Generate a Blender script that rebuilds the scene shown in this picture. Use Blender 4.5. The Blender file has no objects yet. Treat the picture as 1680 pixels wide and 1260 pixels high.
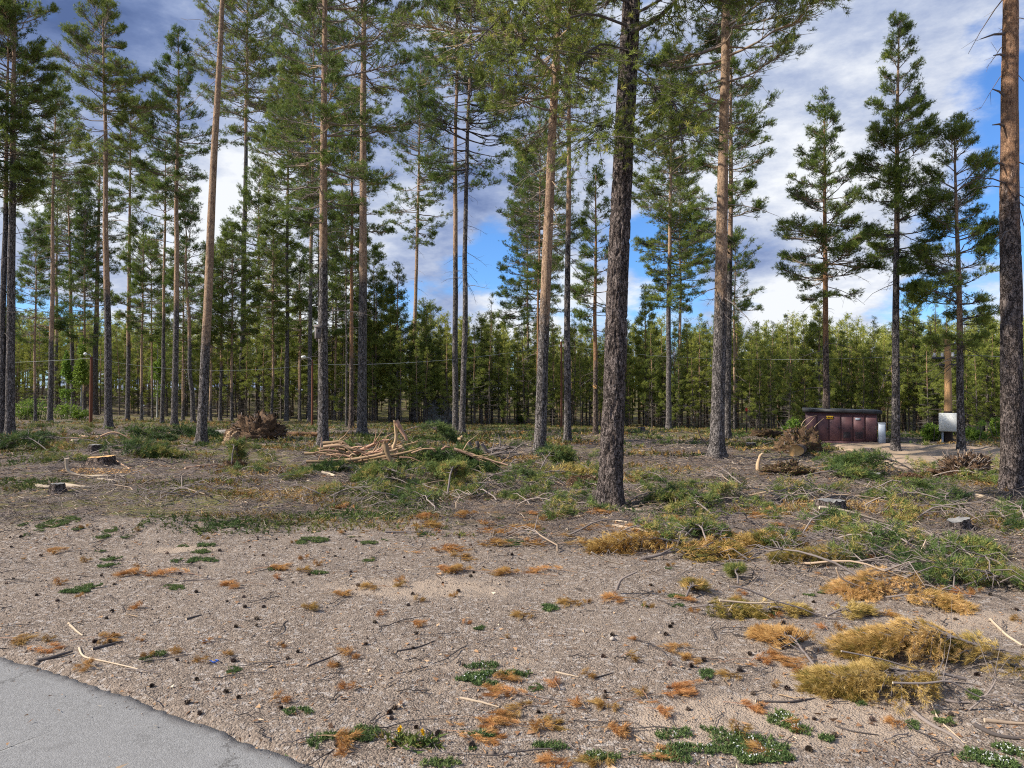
import bpy, math, random
import numpy as np
PI = math.pi
rng = np.random.default_rng(11)
random.seed(5)
sc = bpy.context.scene
# ------------------------------------------------------------------ camera
F, CX, CY, CAMH, PITCH = 1165.0, 840.0, 630.0, 1.6, math.radians(0.98)
cam_d = bpy.data.cameras.new("camera")
cam_d.sensor_width = 36.0
cam_d.lens = F / 1680 * 36
cam_d.clip_start = 0.05
cam_d.clip_end = 5000
cam = bpy.data.objects.new("camera", cam_d)
sc.collection.objects.link(cam)
cam.location = (0, 0, CAMH)
cam.rotation_euler = (PI / 2 + PITCH, 0, 0)
sc.camera = cam
# ------------------------------------------------------------------ light
SUN_EL, SUN_AZ = math.radians(37), math.radians(-99)      # azimuth clockwise from +Y
sun_dir = (math.sin(SUN_AZ) * math.cos(SUN_EL), math.cos(SUN_AZ) * math.cos(SUN_EL), math.sin(SUN_EL))
sl = bpy.data.lights.new("sun", 'SUN')
sl.energy = 5.0
sl.angle = math.radians(0.5)
sl.color = (1.0, 0.93, 0.82)
so = bpy.data.objects.new("sun", sl)
sc.collection.objects.link(so)
so.rotation_euler = (PI / 2 - SUN_EL, 0, -SUN_AZ + PI)
sc.view_settings.view_transform = 'Standard'
sc.view_settings.look = 'None'
sc.view_settings.exposure = 0.5
sc.view_settings.gamma = 1.0
sc.cycles.use_denoising = False
sc.cycles.filter_width = 1.1
sc.cycles.max_bounces = 5
sc.cycles.diffuse_bounces = 2
sc.cycles.glossy_bounces = 1
sc.cycles.transmission_bounces = 2
sc.cycles.transparent_max_bounces = 4


def pdir(u, v):
    x = (u - CX) / F
    y = (CY - v) / F
    c, s = math.cos(PITCH), math.sin(PITCH)
    return np.array([x, c - y * s, s + y * c])


# node helpers
def nd(nt, typ, ins=None, **kw):
    n = nt.nodes.new(typ)
    for k, v in kw.items():
        setattr(n, k, v)
    for k, v in (ins or {}).items():
        s = n.inputs[k]
        if isinstance(v, bpy.types.NodeSocket):
            nt.links.new(v, s)
        else:
            if s.type == 'RGBA' and len(v) == 3:
                v = (*v, 1)
            s.default_value = v
    return n


def mth(nt, op, a, b=None, c=None, clamp=False):
    n = nt.nodes.new('ShaderNodeMath')
    n.operation = op
    n.use_clamp = clamp
    for i, v in enumerate((a, b, c)):
        if v is None:
            continue
        if isinstance(v, bpy.types.NodeSocket):
            nt.links.new(v, n.inputs[i])
        else:
            n.inputs[i].default_value = v
    return n.outputs[0]


def mix(nt, f, a, b, blend='MIX'):
    n = nt.nodes.new('ShaderNodeMix')
    n.data_type = 'RGBA'
    n.blend_type = blend
    for i, v in ((0, f), (6, a), (7, b)):
        if isinstance(v, bpy.types.NodeSocket):
            nt.links.new(v, n.inputs[i])
        else:
            n.inputs[i].default_value = v if i == 0 else ((*v, 1) if len(v) == 3 else v)
    return n.outputs[2]


def rng_map(nt, v, a, b, c=0.0, d=1.0, smooth=True):
    n = nt.nodes.new('ShaderNodeMapRange')
    if smooth:
        n.interpolation_type = 'SMOOTHSTEP'
    nt.links.new(v, n.inputs[0])
    for i, x in enumerate((a, b, c, d)):
        n.inputs[i + 1].default_value = x
    return n.outputs[0]


def noise(nt, vec, scale, detail=4, rough=0.55, out=0, w=None):
    n = nd(nt, 'ShaderNodeTexNoise', {'Scale': scale, 'Detail': detail, 'Roughness': rough})
    if vec is not None:
        nt.links.new(vec, n.inputs['Vector'])
    return n.outputs[out]


def vscale(nt, vec, s, off=(0, 0, 0)):
    n = nd(nt, 'ShaderNodeMapping', {'Scale': s, 'Location': off})
    nt.links.new(vec, n.inputs['Vector'])
    return n.outputs[0]


# ------------------------------------------------------------------ sky
world = bpy.data.worlds.new("World")
sc.world = world
world.use_nodes = True
wt = world.node_tree
wt.nodes.clear()
sky = nd(wt, 'ShaderNodeTexSky', sky_type='NISHITA')
sky.sun_disc = False
sky.sun_elevation = SUN_EL
sky.sun_rotation = SUN_AZ
sky.air_density = 1.0
sky.dust_density = 0.3
sky.ozone_density = 3.0
SKYK = 0.08
tc = nd(wt, 'ShaderNodeTexCoord').outputs['Generated']
sep = nd(wt, 'ShaderNodeSeparateXYZ', {0: tc})
zz = mth(wt, 'ADD', mth(wt, 'MAXIMUM', sep.outputs[2], 0.0), 0.16)
pv = nd(wt, 'ShaderNodeCombineXYZ', {0: mth(wt, 'DIVIDE', sep.outputs[0], zz), 1: mth(wt, 'DIVIDE', sep.outputs[1], zz), 2: 0.0}).outputs[0]
# cloud direction vector mixes plane-projected and raw direction for rounder puffs low down
pv2 = nd(wt, 'ShaderNodeVectorMath', {0: pv, 1: nd(wt, 'ShaderNodeVectorMath', {0: tc, 1: (3.0, 3.0, 7.0)}, operation='MULTIPLY').outputs[0]}, operation='ADD').outputs[0]


def blob(acc, u, v, rad_px, amp):
    d = pdir(u, v)
    d = d / np.linalg.norm(d)
    dot = nd(wt, 'ShaderNodeVectorMath', {0: tc, 1: tuple(d)}, operation='DOT_PRODUCT').outputs['Value']
    k = 1.0 / (rad_px / F) ** 2
    e = mth(wt, 'EXPONENT', mth(wt, 'MULTIPLY', mth(wt, 'SUBTRACT', dot, 1.0), 2 * k))
    return mth(wt, 'MULTIPLY_ADD', e, amp, acc)


n1 = noise(wt, pv2, 0.9, 9, 0.56)
n2 = noise(wt, vscale(wt, pv2, (1, 1, 1), (3.3, 1.7, 5.1)), 0.55, 9, 0.6)
n3 = noise(wt, vscale(wt, pv2, (1, 1, 1.6), (7.3, 4.7, 2.1)), 2.2, 8, 0.62)
cov = n1
for b in ((1650, 140, 80, -.30), (1480, 300, 150, .12), (1560, 40, 70, .10), (1655, 330, 70, -.30), (1440, 240, 38, -.16), (800, 428, 55, -.33), (1055, 400, 60, -.30),
          (1130, 400, 50, -.16), (1100, 480, 60, -.14), (1250, 415, 50, -.1), (60, 560, 80, -.22), (640, 520, 50, -.18), (1290, 380, 40, -.12), (1500, 480, 50, -.12), (1560, 410, 60, -.12), (210, 200, 60, -.05),
          (300, 150, 300, .2), (1250, 150, 240, .25), (650, 250, 260, .2), (1250, 490, 90, .2), (1450, 60, 110, .15)):
    cov = blob(cov, *b)
cov = mth(wt, 'MULTIPLY_ADD', mth(wt, 'SUBTRACT', n3, .5), .30, cov)
cover = rng_map(wt, cov, 0.34, 0.56)
br = mth(wt, 'MULTIPLY_ADD', n2, 1.0, mth(wt, 'MULTIPLY', n3, 0.62))
br = mth(wt, 'SUBTRACT', br, 0.15)
for b in ((230, 80, 170, -.26), (60, 40, 140, -.2), (180, 350, 190, .12), (500, 430, 180, .10), (560, 200, 150, -.16), (400, 300, 80, .30), (350, 390, 80, .20), (240, 400, 60, .15), (620, 400, 60, .12), (700, 90, 130, -.02), (800, 260, 150, -.12), (680, 330, 50, .22),
          (860, 340, 60, .12), (700, 480, 130, -.20), (720, 540, 200, .02), (900, 480, 60, .32), (820, 500, 50, .2), (500, 500, 80, .15), (1240, 180, 260, .03), (1500, 100, 200, .02), (1240, 440, 70, -.26),
          (1270, 492, 60, .40), (1060, 500, 50, .35), (1340, 330, 60, .1), (1390, 460, 60, .10), (1610, 450, 80, .12), (1380, 430, 90, .05), (470, 350, 90, -.06), (300, 480, 80, -.02)):
    br = blob(br, *b)
cr = nd(wt, 'ShaderNodeValToRGB', {0: br})
els = cr.color_ramp.elements
stops = [(0.24, (.10, .155, .33)), (0.40, (.17, .24, .45)), (0.54, (.30, .38, .60)), (0.68, (.50, .57, .74)), (0.88, (.90, .93, .98))]
els[0].position, els[0].color = stops[0][0], (*stops[0][1], 1)
els[1].position, els[1].color = stops[-1][0], (*stops[-1][1], 1)
for p, c in stops[1:-1]:
    e = els.new(p)
    e.color = (*c, 1)
cloudc = nd(wt, 'ShaderNodeVectorMath', {0: cr.outputs[0], 1: (.74 / SKYK,) * 3}, operation='MULTIPLY').outputs[0]
skyc = mix(wt, 1.0, sky.outputs[0], (0.80, 1.22, 1.75, 1), 'MULTIPLY')
fin = mix(wt, cover, skyc, cloudc)
bg = nd(wt, 'ShaderNodeBackground', {'Color': fin, 'Strength': SKYK})
wt.links.new(bg.outputs[0], nd(wt, 'ShaderNodeOutputWorld').inputs[0])


# ------------------------------------------------------------------ numpy noise, terrain
def _h(ix, iy, s):
    n = (ix.astype(np.int64) * 374761393 + iy.astype(np.int64) * 668265263 + s * 1442695041) & 0xffffffff
    n = ((n ^ (n >> 13)) * 1274126177) & 0xffffffff
    return ((n ^ (n >> 16)) & 0xffff) / 65535.0


def vn(x, y, s=0):
    x = np.asarray(x, float)
    y = np.asarray(y, float)
    ix, iy = np.floor(x), np.floor(y)
    fx, fy = x - ix, y - iy
    fx, fy = fx * fx * (3 - 2 * fx), fy * fy * (3 - 2 * fy)
    a, b, c, d = _h(ix, iy, s), _h(ix + 1, iy, s), _h(ix, iy + 1, s), _h(ix + 1, iy + 1, s)
    return (a + (b - a) * fx + (c - a) * fy + (a - b - c + d) * fx * fy) * 2 - 1


def fbm(x, y, o=4, s=0):
    r, a, f = 0, 0.5, 1.0
    for i in range(o):
        r = r + a * vn(x * f + 17.3 * i, y * f + 9.1 * i, s + i)
        a *= .5
        f *= 2.03
    return r


def ss(a, b, x):
    t = np.clip((x - a) / (b - a), 0, 1)
    return t * t * (3 - 2 * t)


# asphalt edge line (world, metres): points on the path's far edge
EDGE = [(-60, 36.5), (-12.0, 9.35), (-5.6, 5.78), (-3.19, 4.44), (-2.0, 3.80), (-0.79, 3.07), (1.6, 1.55), (8, -2.6), (60, -36)]
EX = np.array([p[0] for p in EDGE], float)
EY = np.array([p[1] for p in EDGE], float)


def edge_d(x, y):      # signed approx distance past the path's far edge (positive on the gravel)
    return (np.asarray(y) - np.interp(x, EX, EY)) * 0.87


def terr(x, y):
    x = np.asarray(x, float)
    y = np.asarray(y, float)
    yy = np.maximum(y, 1.0)
    z = -ss(22, 70, y) * (1.0 + 0.9 * np.clip(x / (0.72 * yy), -1.2, 1.2))
    r = np.hypot(x, y)
    far = ss(78, 125, r)
    z = z * (1 - far) + far * (2.5 + 1.2 * fbm(x * .012, y * .012, 3, 61))
    off = ss(0.0, 1.5, edge_d(x, y))
    mid = ss(6.5, 11, y)
    z = z + off * (fbm(x * .22, y * .22, 3, 3) * 0.16 * ss(7, 16, y) + fbm(x * 1.1, y * 1.1, 3, 8) * (0.03 + 0.07 * mid) + fbm(x * 4.5, y * 4.5, 3, 21) * (0.014 + .03 * mid))
    z = z + off * 0.13 * np.exp(-((x + 4.9) / 1.6) ** 2 - ((y - 8.6) / 0.8) ** 2)
    z = z - 0.05 * (1 - ss(-0.06, 0.10, edge_d(x, y)))
    return z


def px(u, v, far=100.0):
    """point of the terrain that the photo shows at pixel (u, v) of 1680x1260"""
    d = pdir(u, v)
    t = np.geomspace(2.0, far, 3000)
    P = d[None] * t[:, None]
    P[:, 2] += CAMH
    g = P[:, 2] - terr(P[:, 0], P[:, 1])
    i = np.argmax(g < 0) if (g < 0).any() else len(t) - 1
    q = P[i].copy()
    q[2] = terr(q[0], q[1])
    return q


def pxd(u, v, Y):
    d = pdir(u, v)
    q = d * (Y / d[1])
    q[2] += CAMH
    return q


def G(x, y):
    return float(terr(x, y))


# ------------------------------------------------------------------ mesh helpers
def mk(name, V, faces, mat, parent=None, attrs=None, smooth=False, loc=None, mats=None, fmat=None):
    """faces: list of int arrays (M,k)"""
    me = bpy.data.meshes.new(name)
    V = np.asarray(V, np.float32)
    fs = [np.asarray(f, np.int32) for f in faces if len(f)]
    me.vertices.add(len(V))
    me.vertices.foreach_set('co', V.ravel())
    nl = sum(f.size for f in fs)
    nf = sum(len(f) for f in fs)
    me.loops.add(nl)
    me.loops.foreach_set('vertex_index', np.concatenate([f.ravel() for f in fs]))
    me.polygons.add(nf)
    tot = np.concatenate([np.full(len(f), f.shape[1], np.int32) for f in fs])
    st = np.concatenate([[0], np.cumsum(tot)[:-1]]).astype(np.int32)
    me.polygons.foreach_set('loop_start', st)
    me.polygons.foreach_set('loop_total', tot)
    if fmat is not None:
        me.polygons.foreach_set('material_index', np.asarray(fmat, np.int32))
    if smooth:
        me.polygons.foreach_set('use_smooth', np.ones(nf, bool))
    for k, a in (attrs or {}).items():
        at = me.attributes.new(k, 'FLOAT', 'POINT')
        at.data.foreach_set('value', np.asarray(a, np.float32))
    me.update()
    me.validate()
    for m in (mats or [mat]):
        me.materials.append(m)
    o = bpy.data.objects.new(name, me)
    sc.collection.objects.link(o)
    if parent is not None:
        o.parent = parent
    if loc is not None:
        o.location = loc
    return o


def empty(name, loc, label, cat, group=None, rz=0.0):
    o = bpy.data.objects.new(name, None)
    o.empty_display_size = 0.2
    sc.collection.objects.link(o)
    o.location = loc
    o.rotation_euler = (0, 0, rz)
    tag(o, label, cat, group)
    return o


def tag(o, label, cat, group=None, kind=None):
    if label:
        o['label'] = label
    if cat:
        o['category'] = cat
    if group:
        o['group'] = group
    if kind:
        o['kind'] = kind
    return o


def dup(root, loc, rot=(0, 0, 0), scale=1.0, label=None, group=None):
    r = root.copy()
    sc.collection.objects.link(r)
    r.location = loc
    r.rotation_euler = rot
    r.scale = (scale,) * 3 if not isinstance(scale, tuple) else scale
    if label:
        r['label'] = label
    if group:
        r['group'] = group
    for ch in list(root.children):
        c = ch.copy()
        sc.collection.objects.link(c)
        c.parent = r
    return r


class MB:
    """collects vertex/face arrays"""

    def __init__(s):
        s.v, s.f3, s.f4, s.n, s.a = [], [], [], 0, []

    def add(s, V, f3=None, f4=None, a=0.0):
        V = np.asarray(V, float).reshape(-1, 3)
        if f3 is not None and len(f3):
            s.f3.append(np.asarray(f3) + s.n)
        if f4 is not None and len(f4):
            s.f4.append(np.asarray(f4) + s.n)
        s.v.append(V)
        s.a.append(np.broadcast_to(np.asarray(a, float), (len(V),)))
        s.n += len(V)
        return s

    def build(s, name, mat, parent=None, smooth=False, loc=None):
        fs = []
        if s.f3:
            fs.append(np.concatenate(s.f3))
        if s.f4:
            fs.append(np.concatenate(s.f4))
        return mk(name, np.concatenate(s.v), fs, mat, parent, {'tint': np.concatenate(s.a)}, smooth, loc)


def tubes(P, R, sides=4):
    """P (N,K,3), R (N,K) -> verts, quads"""
    P = np.asarray(P, float)
    R = np.asarray(R, float)
    N, K, _ = P.shape
    T = np.gradient(P, axis=1)
    T /= np.linalg.norm(T, axis=2, keepdims=True) + 1e-9
    up = np.where(np.abs(T[:, :1, 2:3]) > 0.9, np.array([1., 0, 0]), np.array([0, 0, 1.]))
    A = np.cross(T, np.broadcast_to(up, T.shape))
    A /= np.linalg.norm(A, axis=2, keepdims=True) + 1e-9
    B = np.cross(T, A)
    th = np.arange(sides) * 2 * PI / sides
    V = P[:, :, None] + R[:, :, None, None] * (A[:, :, None] * np.cos(th)[None, None, :, None] + B[:, :, None] * np.sin(th)[None, None, :, None])
    idx = np.arange(N * K * sides).reshape(N, K, sides)
    a, b = idx[:, :-1], idx[:, 1:]
    Q = np.stack([a, np.roll(a, -1, 2), np.roll(b, -1, 2), b], -1).reshape(-1, 4)
    return V.reshape(-1, 3), Q


def capped_tube(mb, pts, rad, sides=10, a=0.0, acap=None):
    pts = np.asarray(pts, float)
    rad = np.asarray(rad, float)
    V, Q = tubes(pts[None], rad[None], sides)
    mb.add(V, f4=Q, a=a)
    for end in (0, len(pts) - 1):
        ring = V[end * sides:(end + 1) * sides]
        c = pts[end]
        f = [[i, (i + 1) % sides, sides] for i in range(sides)]
        if end == 0:
            f = [[y, x, z] for x, y, z in f]
        mb.add(np.vstack([ring, c]), f3=f, a=a if acap is None else acap)
    return mb


def rv(n):
    v = rng.normal(size=(n, 3))
    return v / np.linalg.norm(v, axis=1, keepdims=True)


def norm(v):
    return v / (np.linalg.norm(v, axis=-1, keepdims=True) + 1e-9)


def needles(C, D, n, ln, wd, spread=0.75, shoot=0.8, tint=None):
    """tufts of n thin blades round shoots: C centres (N,3), D axes (N,3)"""
    N = len(C)
    ln = np.broadcast_to(np.asarray(ln, float), (N,))
    t = rng.random((N, n)) * shoot
    r = rv(N * n).reshape(N, n, 3)
    dirs = norm(D[:, None] * (1 - spread * 0.45) + r * spread)
    st = C[:, None] + D[:, None] * (t * ln[:, None])[..., None]
    L = (ln[:, None] * rng.uniform(.7, 1.1, (N, n)))[..., None]
    wv = norm(np.cross(dirs, rv(N * n).reshape(N, n, 3))) * (L * wd * 0.5)
    tip = st + dirs * L
    V = np.stack([st - wv, st + wv, tip], 2).reshape(-1, 3)
    f = np.arange(N * n * 3).reshape(-1, 3)
    if tint is None:
        tint = rng.random(N)
    return V, f, np.repeat(np.asarray(tint), n * 3)


def box(mb, c, s, a=0.0, bev=0.0, rz=0.0):
    c = np.asarray(c, float)
    s = np.asarray(s, float) / 2
    b = min(bev, *(s * .9))
    if b <= 0:
        V = np.array([[x, y, z] for z in (-1, 1) for y in (-1, 1) for x in (-1, 1)], float) * s
        Q = [[0, 2, 3, 1], [4, 5, 7, 6], [0, 1, 5, 4], [2, 6, 7, 3], [0, 4, 6, 2], [1, 3, 7, 5]]
    else:
        sx, sy, sz = s
        ring = lambda hx, hy, z: [[-hx + b, -hy, z], [hx - b, -hy, z], [hx, -hy + b, z], [hx, hy - b, z], [hx - b, hy, z], [-hx + b, hy, z], [-hx, hy - b, z], [-hx, -hy + b, z]]
        V = np.array(ring(sx - b, sy - b, -sz) + ring(sx, sy, -sz + b) + ring(sx, sy, sz - b) + ring(sx - b, sy - b, sz), float)
        Q = [[l * 8 + i, l * 8 + (i + 1) % 8, (l + 1) * 8 + (i + 1) % 8, (l + 1) * 8 + i] for l in range(3) for i in range(8)]
        Q += [[24, 25, 26, 27], [24, 27, 28, 31], [28, 29, 30, 31], [3, 2, 1, 0], [7, 4, 3, 0], [7, 6, 5, 4]]
    if rz:
        cr_, sr = math.cos(rz), math.sin(rz)
        V = np.stack([V[:, 0] * cr_ - V[:, 1] * sr, V[:, 0] * sr + V[:, 1] * cr_, V[:, 2]], 1)
    mb.add(V + c, f4=Q, a=a)
    return mb


# ------------------------------------------------------------------ materials
def new_mat(name):
    m = bpy.data.materials.new(name)
    m.use_nodes = True
    nt = m.node_tree
    b = nt.nodes['Principled BSDF']
    b.inputs['Roughness'].default_value = 0.85
    b.inputs['Specular IOR Level'].default_value = 0.25
    return m, nt, b


def simple(name, c1, c2, scale=8.0, rough=0.85, bump=0.0, bscale=40, spec=0.25, stretch=(1, 1, 1), metal=0.0):
    m, nt, b = new_mat(name)
    v = vscale(nt, nd(nt, 'ShaderNodeTexCoord').outputs['Object'], stretch)
    f = rng_map(nt, noise(nt, v, scale, 5, .6), .35, .65)
    nt.links.new(mix(nt, f, c1, c2), b.inputs['Base Color'])
    b.inputs['Roughness'].default_value = rough
    b.inputs['Specular IOR Level'].default_value = spec
    b.inputs['Metallic'].default_value = metal
    if bump:
        bm_ = nd(nt, 'ShaderNodeBump', {'Height': noise(nt, v, bscale, 4), 'Strength': bump, 'Distance': 0.02})
        nt.links.new(bm_.outputs[0], b.inputs['Normal'])
    return m


def tinted(name, stops, rough=0.8, transl=0.0, tcol=None, objvar=0.0, posvar=0.0, interp='LINEAR', spec=0.25):
    """colour from the vertex attribute 'tint' through a ramp"""
    m, nt, b = new_mat(name)
    at = nd(nt, 'ShaderNodeAttribute', attribute_name='tint').outputs['Fac']
    cr_ = nd(nt, 'ShaderNodeValToRGB', {0: at})
    cr_.color_ramp.interpolation = interp
    e = cr_.color_ramp.elements
    e[0].position, e[0].color = stops[0][0], (*stops[0][1], 1)
    e[1].position, e[1].color = stops[-1][0], (*stops[-1][1], 1)
    for p, c in stops[1:-1]:
        x = e.new(p)
        x.color = (*c, 1)
    col = cr_.outputs[0]
    if posvar:
        pn = noise(nt, nd(nt, 'ShaderNodeNewGeometry').outputs['Position'], 0.6, 3)
        k = rng_map(nt, pn, .3, .7, 1 - posvar, 1 + posvar)
        hs = nd(nt, 'ShaderNodeHueSaturation', {'Color': col, 'Value': k})
        col = hs.outputs[0]
    if objvar:
        rn = nd(nt, 'ShaderNodeObjectInfo').outputs['Random']
        k = mth(nt, 'MULTIPLY_ADD', rn, objvar, 1 - objvar / 2)
        hs = nd(nt, 'ShaderNodeHueSaturation', {'Color': col, 'Value': k, 'Hue': mth(nt, 'MULTIPLY_ADD', rn, -0.03, 0.515)})
        col = hs.outputs[0]
    nt.links.new(col, b.inputs['Base Color'])
    b.inputs['Roughness'].default_value = rough
    b.inputs['Specular IOR Level'].default_value = spec
    if transl:
        out = nt.nodes['Material Output']
        tr = nd(nt, 'ShaderNodeBsdfTranslucent', {'Color': col if tcol is None else mix(nt, 1.0, col, tcol, 'MULTIPLY')})
        mx = nd(nt, 'ShaderNodeMixShader', {0: transl, 1: b.outputs[0], 2: tr.outputs[0]})
        nt.links.new(mx.outputs[0], out.inputs[0])
    return m


M = {}
M['needle'] = tinted('pine_needles', [(0, (.065, .10, .024)), (.5, (.17, .235, .045)), (.85, (.27, .33, .062)), (1, (.40, .38, .085))], rough=.55, transl=.36, objvar=.35, spec=.35)
M['young'] = tinted('young_pine_needles', [(0, (.09, .12, .030)), (.5, (.24, .29, .055)), (1, (.50, .49, .11))], rough=.6, transl=.36, objvar=.5, spec=.3)
M['cutgreen'] = tinted('cut_bough_needles', [(0, (.045, .085, .03)), (.5, (.13, .19, .05)), (.8, (.24, .27, .065)), (1, (.44, .34, .11))], rough=.6, transl=.25, objvar=.5)
M['yellow'] = tinted('yellowed_needles', [(0, (.13, .13, .03)), (.2, (.26, .20, .045)), (.5, (.46, .31, .09)), (1, (.70, .50, .20))], rough=.7, transl=.25, objvar=.3)
M['orange'] = tinted('rust_needles', [(0, (.20, .08, .02)), (.4, (.44, .225, .065)), (1, (.66, .42, .16))], rough=.7, transl=.25, objvar=.4)
M['olive'] = tinted('heather_leaves', [(0, (.07, .11, .028)), (.3, (.13, .16, .035)), (.5, (.20, .18, .05)), (.68, (.22, .115, .035)), (.85, (.34, .20, .06)), (1, (.48, .33, .14))], rough=.8, transl=.2, posvar=.25)
M['weed'] = tinted('weed_leaves', [(0, (.05, .085, .028)), (.6, (.12, .185, .055)), (1, (.24, .29, .10))], rough=.6, transl=.25, objvar=.2)
M['birch'] = tinted('birch_leaves', [(0, (.12, .20, .03)), (1, (.32, .44, .07))], rough=.5, transl=.4, objvar=.2)
M['twig'] = tinted('twig_bark', [(0, (.055, .045, .04)), (.3, (.15, .125, .115)), (.6, (.27, .22, .19)), (.8, (.40, .28, .17)), (1, (.60, .50, .38))], rough=.85, posvar=.2)
M['peeled'] = tinted('orange_branch_bark', [(0, (.16, .10, .065)), (.5, (.40, .25, .15)), (.8, (.60, .40, .24)), (1, (.78, .60, .38))], rough=.75, objvar=.3)
M['cone'] = tinted('pine_cone_scales', [(0, (.035, .026, .02)), (1, (.20, .14, .105))], rough=.8, objvar=.6)
M['chip'] = tinted('bark_chips', [(0, (.09, .05, .03)), (.4, (.30, .16, .08)), (.75, (.48, .30, .16)), (1, (.70, .58, .42))], rough=.85)
M['white'] = simple('white_petals', (.75, .75, .72), (.6, .6, .58), 30)
M['dandelion'] = simple('dandelion_petals', (.85, .55, .02), (.75, .42, .01), 60)
M['soil'] = simple('root_soil', (.06, .036, .022), (.15, .09, .05), 9, bump=.9, bscale=30)
M['sand'] = simple('loose_sand', (.40, .27, .16), (.48, .34, .21), 8, bump=.5, bscale=60)
M['cutface'] = simple('fresh_cut_wood', (.72, .44, .19), (.60, .34, .13), 6, rough=.7)
M['greycut'] = simple('weathered_cut_wood', (.27, .26, .25), (.17, .165, .16), 14, rough=.85, bump=.4)
M['greywood'] = simple('grey_dead_wood', (.34, .31, .28), (.20, .17, .15), 5, bump=.6, bscale=25, stretch=(1, 1, .2))
M['paleedge'] = simple('debarked_pale_wood', (.62, .52, .40), (.50, .40, .29), 5, bump=.3, bscale=20)
M['pole'] = simple('pole_wood', (.50, .30, .14), (.36, .21, .10), 4, stretch=(4, 4, .3), bump=.3, bscale=10)
M['darkpole'] = simple('tarred_pole_wood', (.035, .025, .02), (.06, .04, .03), 4)
M['redpole'] = simple('red_brown_pole_wood', (.18, .07, .04), (.13, .05, .03), 4, stretch=(4, 4, .3))
M['whitebox'] = simple('off_white_enamel', (.80, .80, .75), (.76, .76, .70), 2, rough=.45, spec=.5)
M['plum'] = simple('plum_painted_steel', (.16, .075, .078), (.115, .054, .057), 1.6, rough=.55, spec=.4, bump=.08, bscale=5)
M['darksteel'] = simple('dark_steel', (.035, .036, .038), (.05, .05, .052), 4, rough=.5, spec=.4)
M['galv'] = simple('galvanised_steel', (.38, .43, .50), (.30, .34, .40), 3, rough=.5, spec=.5)
M['yellowsign'] = simple('yellow_plate', (.70, .42, .03), (.62, .36, .03), 4, rough=.5)
M['black'] = simple('black_print', (.02, .02, .02), (.03, .03, .03), 4)
M['wire'] = simple('aluminium_wire', (.30, .33, .33), (.24, .26, .27), 4, rough=.5)
M['porcelain'] = simple('white_porcelain', (.7, .7, .68), (.6, .6, .6), 4, rough=.3, spec=.5)
M['redtop'] = simple('red_paint', (.45, .05, .03), (.35, .04, .03), 4)
M['bluecord'] = simple('blue_plastic', (.03, .10, .45), (.04, .14, .50), 4, rough=.4)
M['boxwood'] = simple('weathered_board', (.22, .19, .17), (.15, .13, .12), 5, stretch=(6, 6, .6), bump=.5, bscale=20)
M['stone'] = simple('grey_boulder', (.34, .33, .31), (.22, .22, .20), 5, bump=.5, bscale=15)
M['deadbrush'] = M['twig']


def bark_mat(name, fq, grey1, grey2, fiss, org1, org2, bumpd):
    m, nt, b = new_mat(name)
    oc = nd(nt, 'ShaderNodeTexCoord').outputs['Object']
    wob = nd(nt, 'ShaderNodeVectorMath', {0: oc, 1: nd(nt, 'ShaderNodeVectorMath', {0: noise(nt, oc, fq * .9, 4, .65, out=1), 1: (.075,) * 3}, operation='MULTIPLY').outputs[0]}, operation='ADD').outputs[0]
    v = vscale(nt, wob, (1, 1, .22))
    ridge = noise(nt, v, fq * 1.5, 3, .6)
    ridge = mth(nt, 'ABSOLUTE', mth(nt, 'SUBTRACT', ridge, .5))
    cross = mth(nt, 'ABSOLUTE', mth(nt, 'SUBTRACT', noise(nt, vscale(nt, wob, (1, 1, 1.3)), fq * .8, 3, .6), .5))
    crack = mth(nt, 'MINIMUM', ridge, mth(nt, 'MULTIPLY_ADD', cross, 1.6, .018))
    plate = rng_map(nt, crack, .004, .055)
    tone = noise(nt, vscale(nt, wob, (1, 1, .5)), fq * .7, 3, .6)
    at = nd(nt, 'ShaderNodeAttribute', attribute_name='tint').outputs['Fac']
    fine = noise(nt, vscale(nt, wob, (1, 1, .35)), fq * 4.5, 5, .7)
    orf = rng_map(nt, mth(nt, 'ADD', at, mth(nt, 'MULTIPLY_ADD', noise(nt, vscale(nt, oc, (1, 1, .4)), 7, 5, .65), 1.1, -.55)), .3, .7)
    gcol = mix(nt, rng_map(nt, tone, .4, .6), grey1, grey2)
    gcol = mix(nt, mth(nt, 'MULTIPLY', rng_map(nt, fine, .50, .68), .6), gcol, (.42, .375, .345))
    gcol = mix(nt, plate, fiss, gcol)
    ocol = mix(nt, rng_map(nt, fine, .38, .60), org1, org2)
    ocol = mix(nt, mth(nt, 'MULTIPLY', rng_map(nt, noise(nt, vscale(nt, oc, (1, 1, .45)), fq * 1.1, 5, .75), .50, .62), .85), ocol, (.12, .075, .055))
    ocol = mix(nt, mth(nt, 'MULTIPLY', rng_map(nt, noise(nt, vscale(nt, oc, (1, 1, .6)), 2.2, 4, .7), .45, .65), .5), ocol, (.20, .13, .095))
    col = mix(nt, orf, gcol, ocol)
    nt.links.new(col, b.inputs['Base Color'])
    hgt = mth(nt, 'MULTIPLY_ADD', fine, .5, plate)
    hgt = mth(nt, 'MULTIPLY', hgt, mth(nt, 'MULTIPLY_ADD', orf, -.7, 1.0))
    hgt = mth(nt, 'MULTIPLY_ADD', fine, .3, hgt)
    bp = nd(nt, 'ShaderNodeBump', {'Height': hgt, 'Strength': 1.0, 'Distance': bumpd})
    nt.links.new(bp.outputs[0], b.inputs['Normal'])
    b.inputs['Roughness'].default_value = .9
    b.inputs['Specular IOR Level'].default_value = .15
    return m


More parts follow.
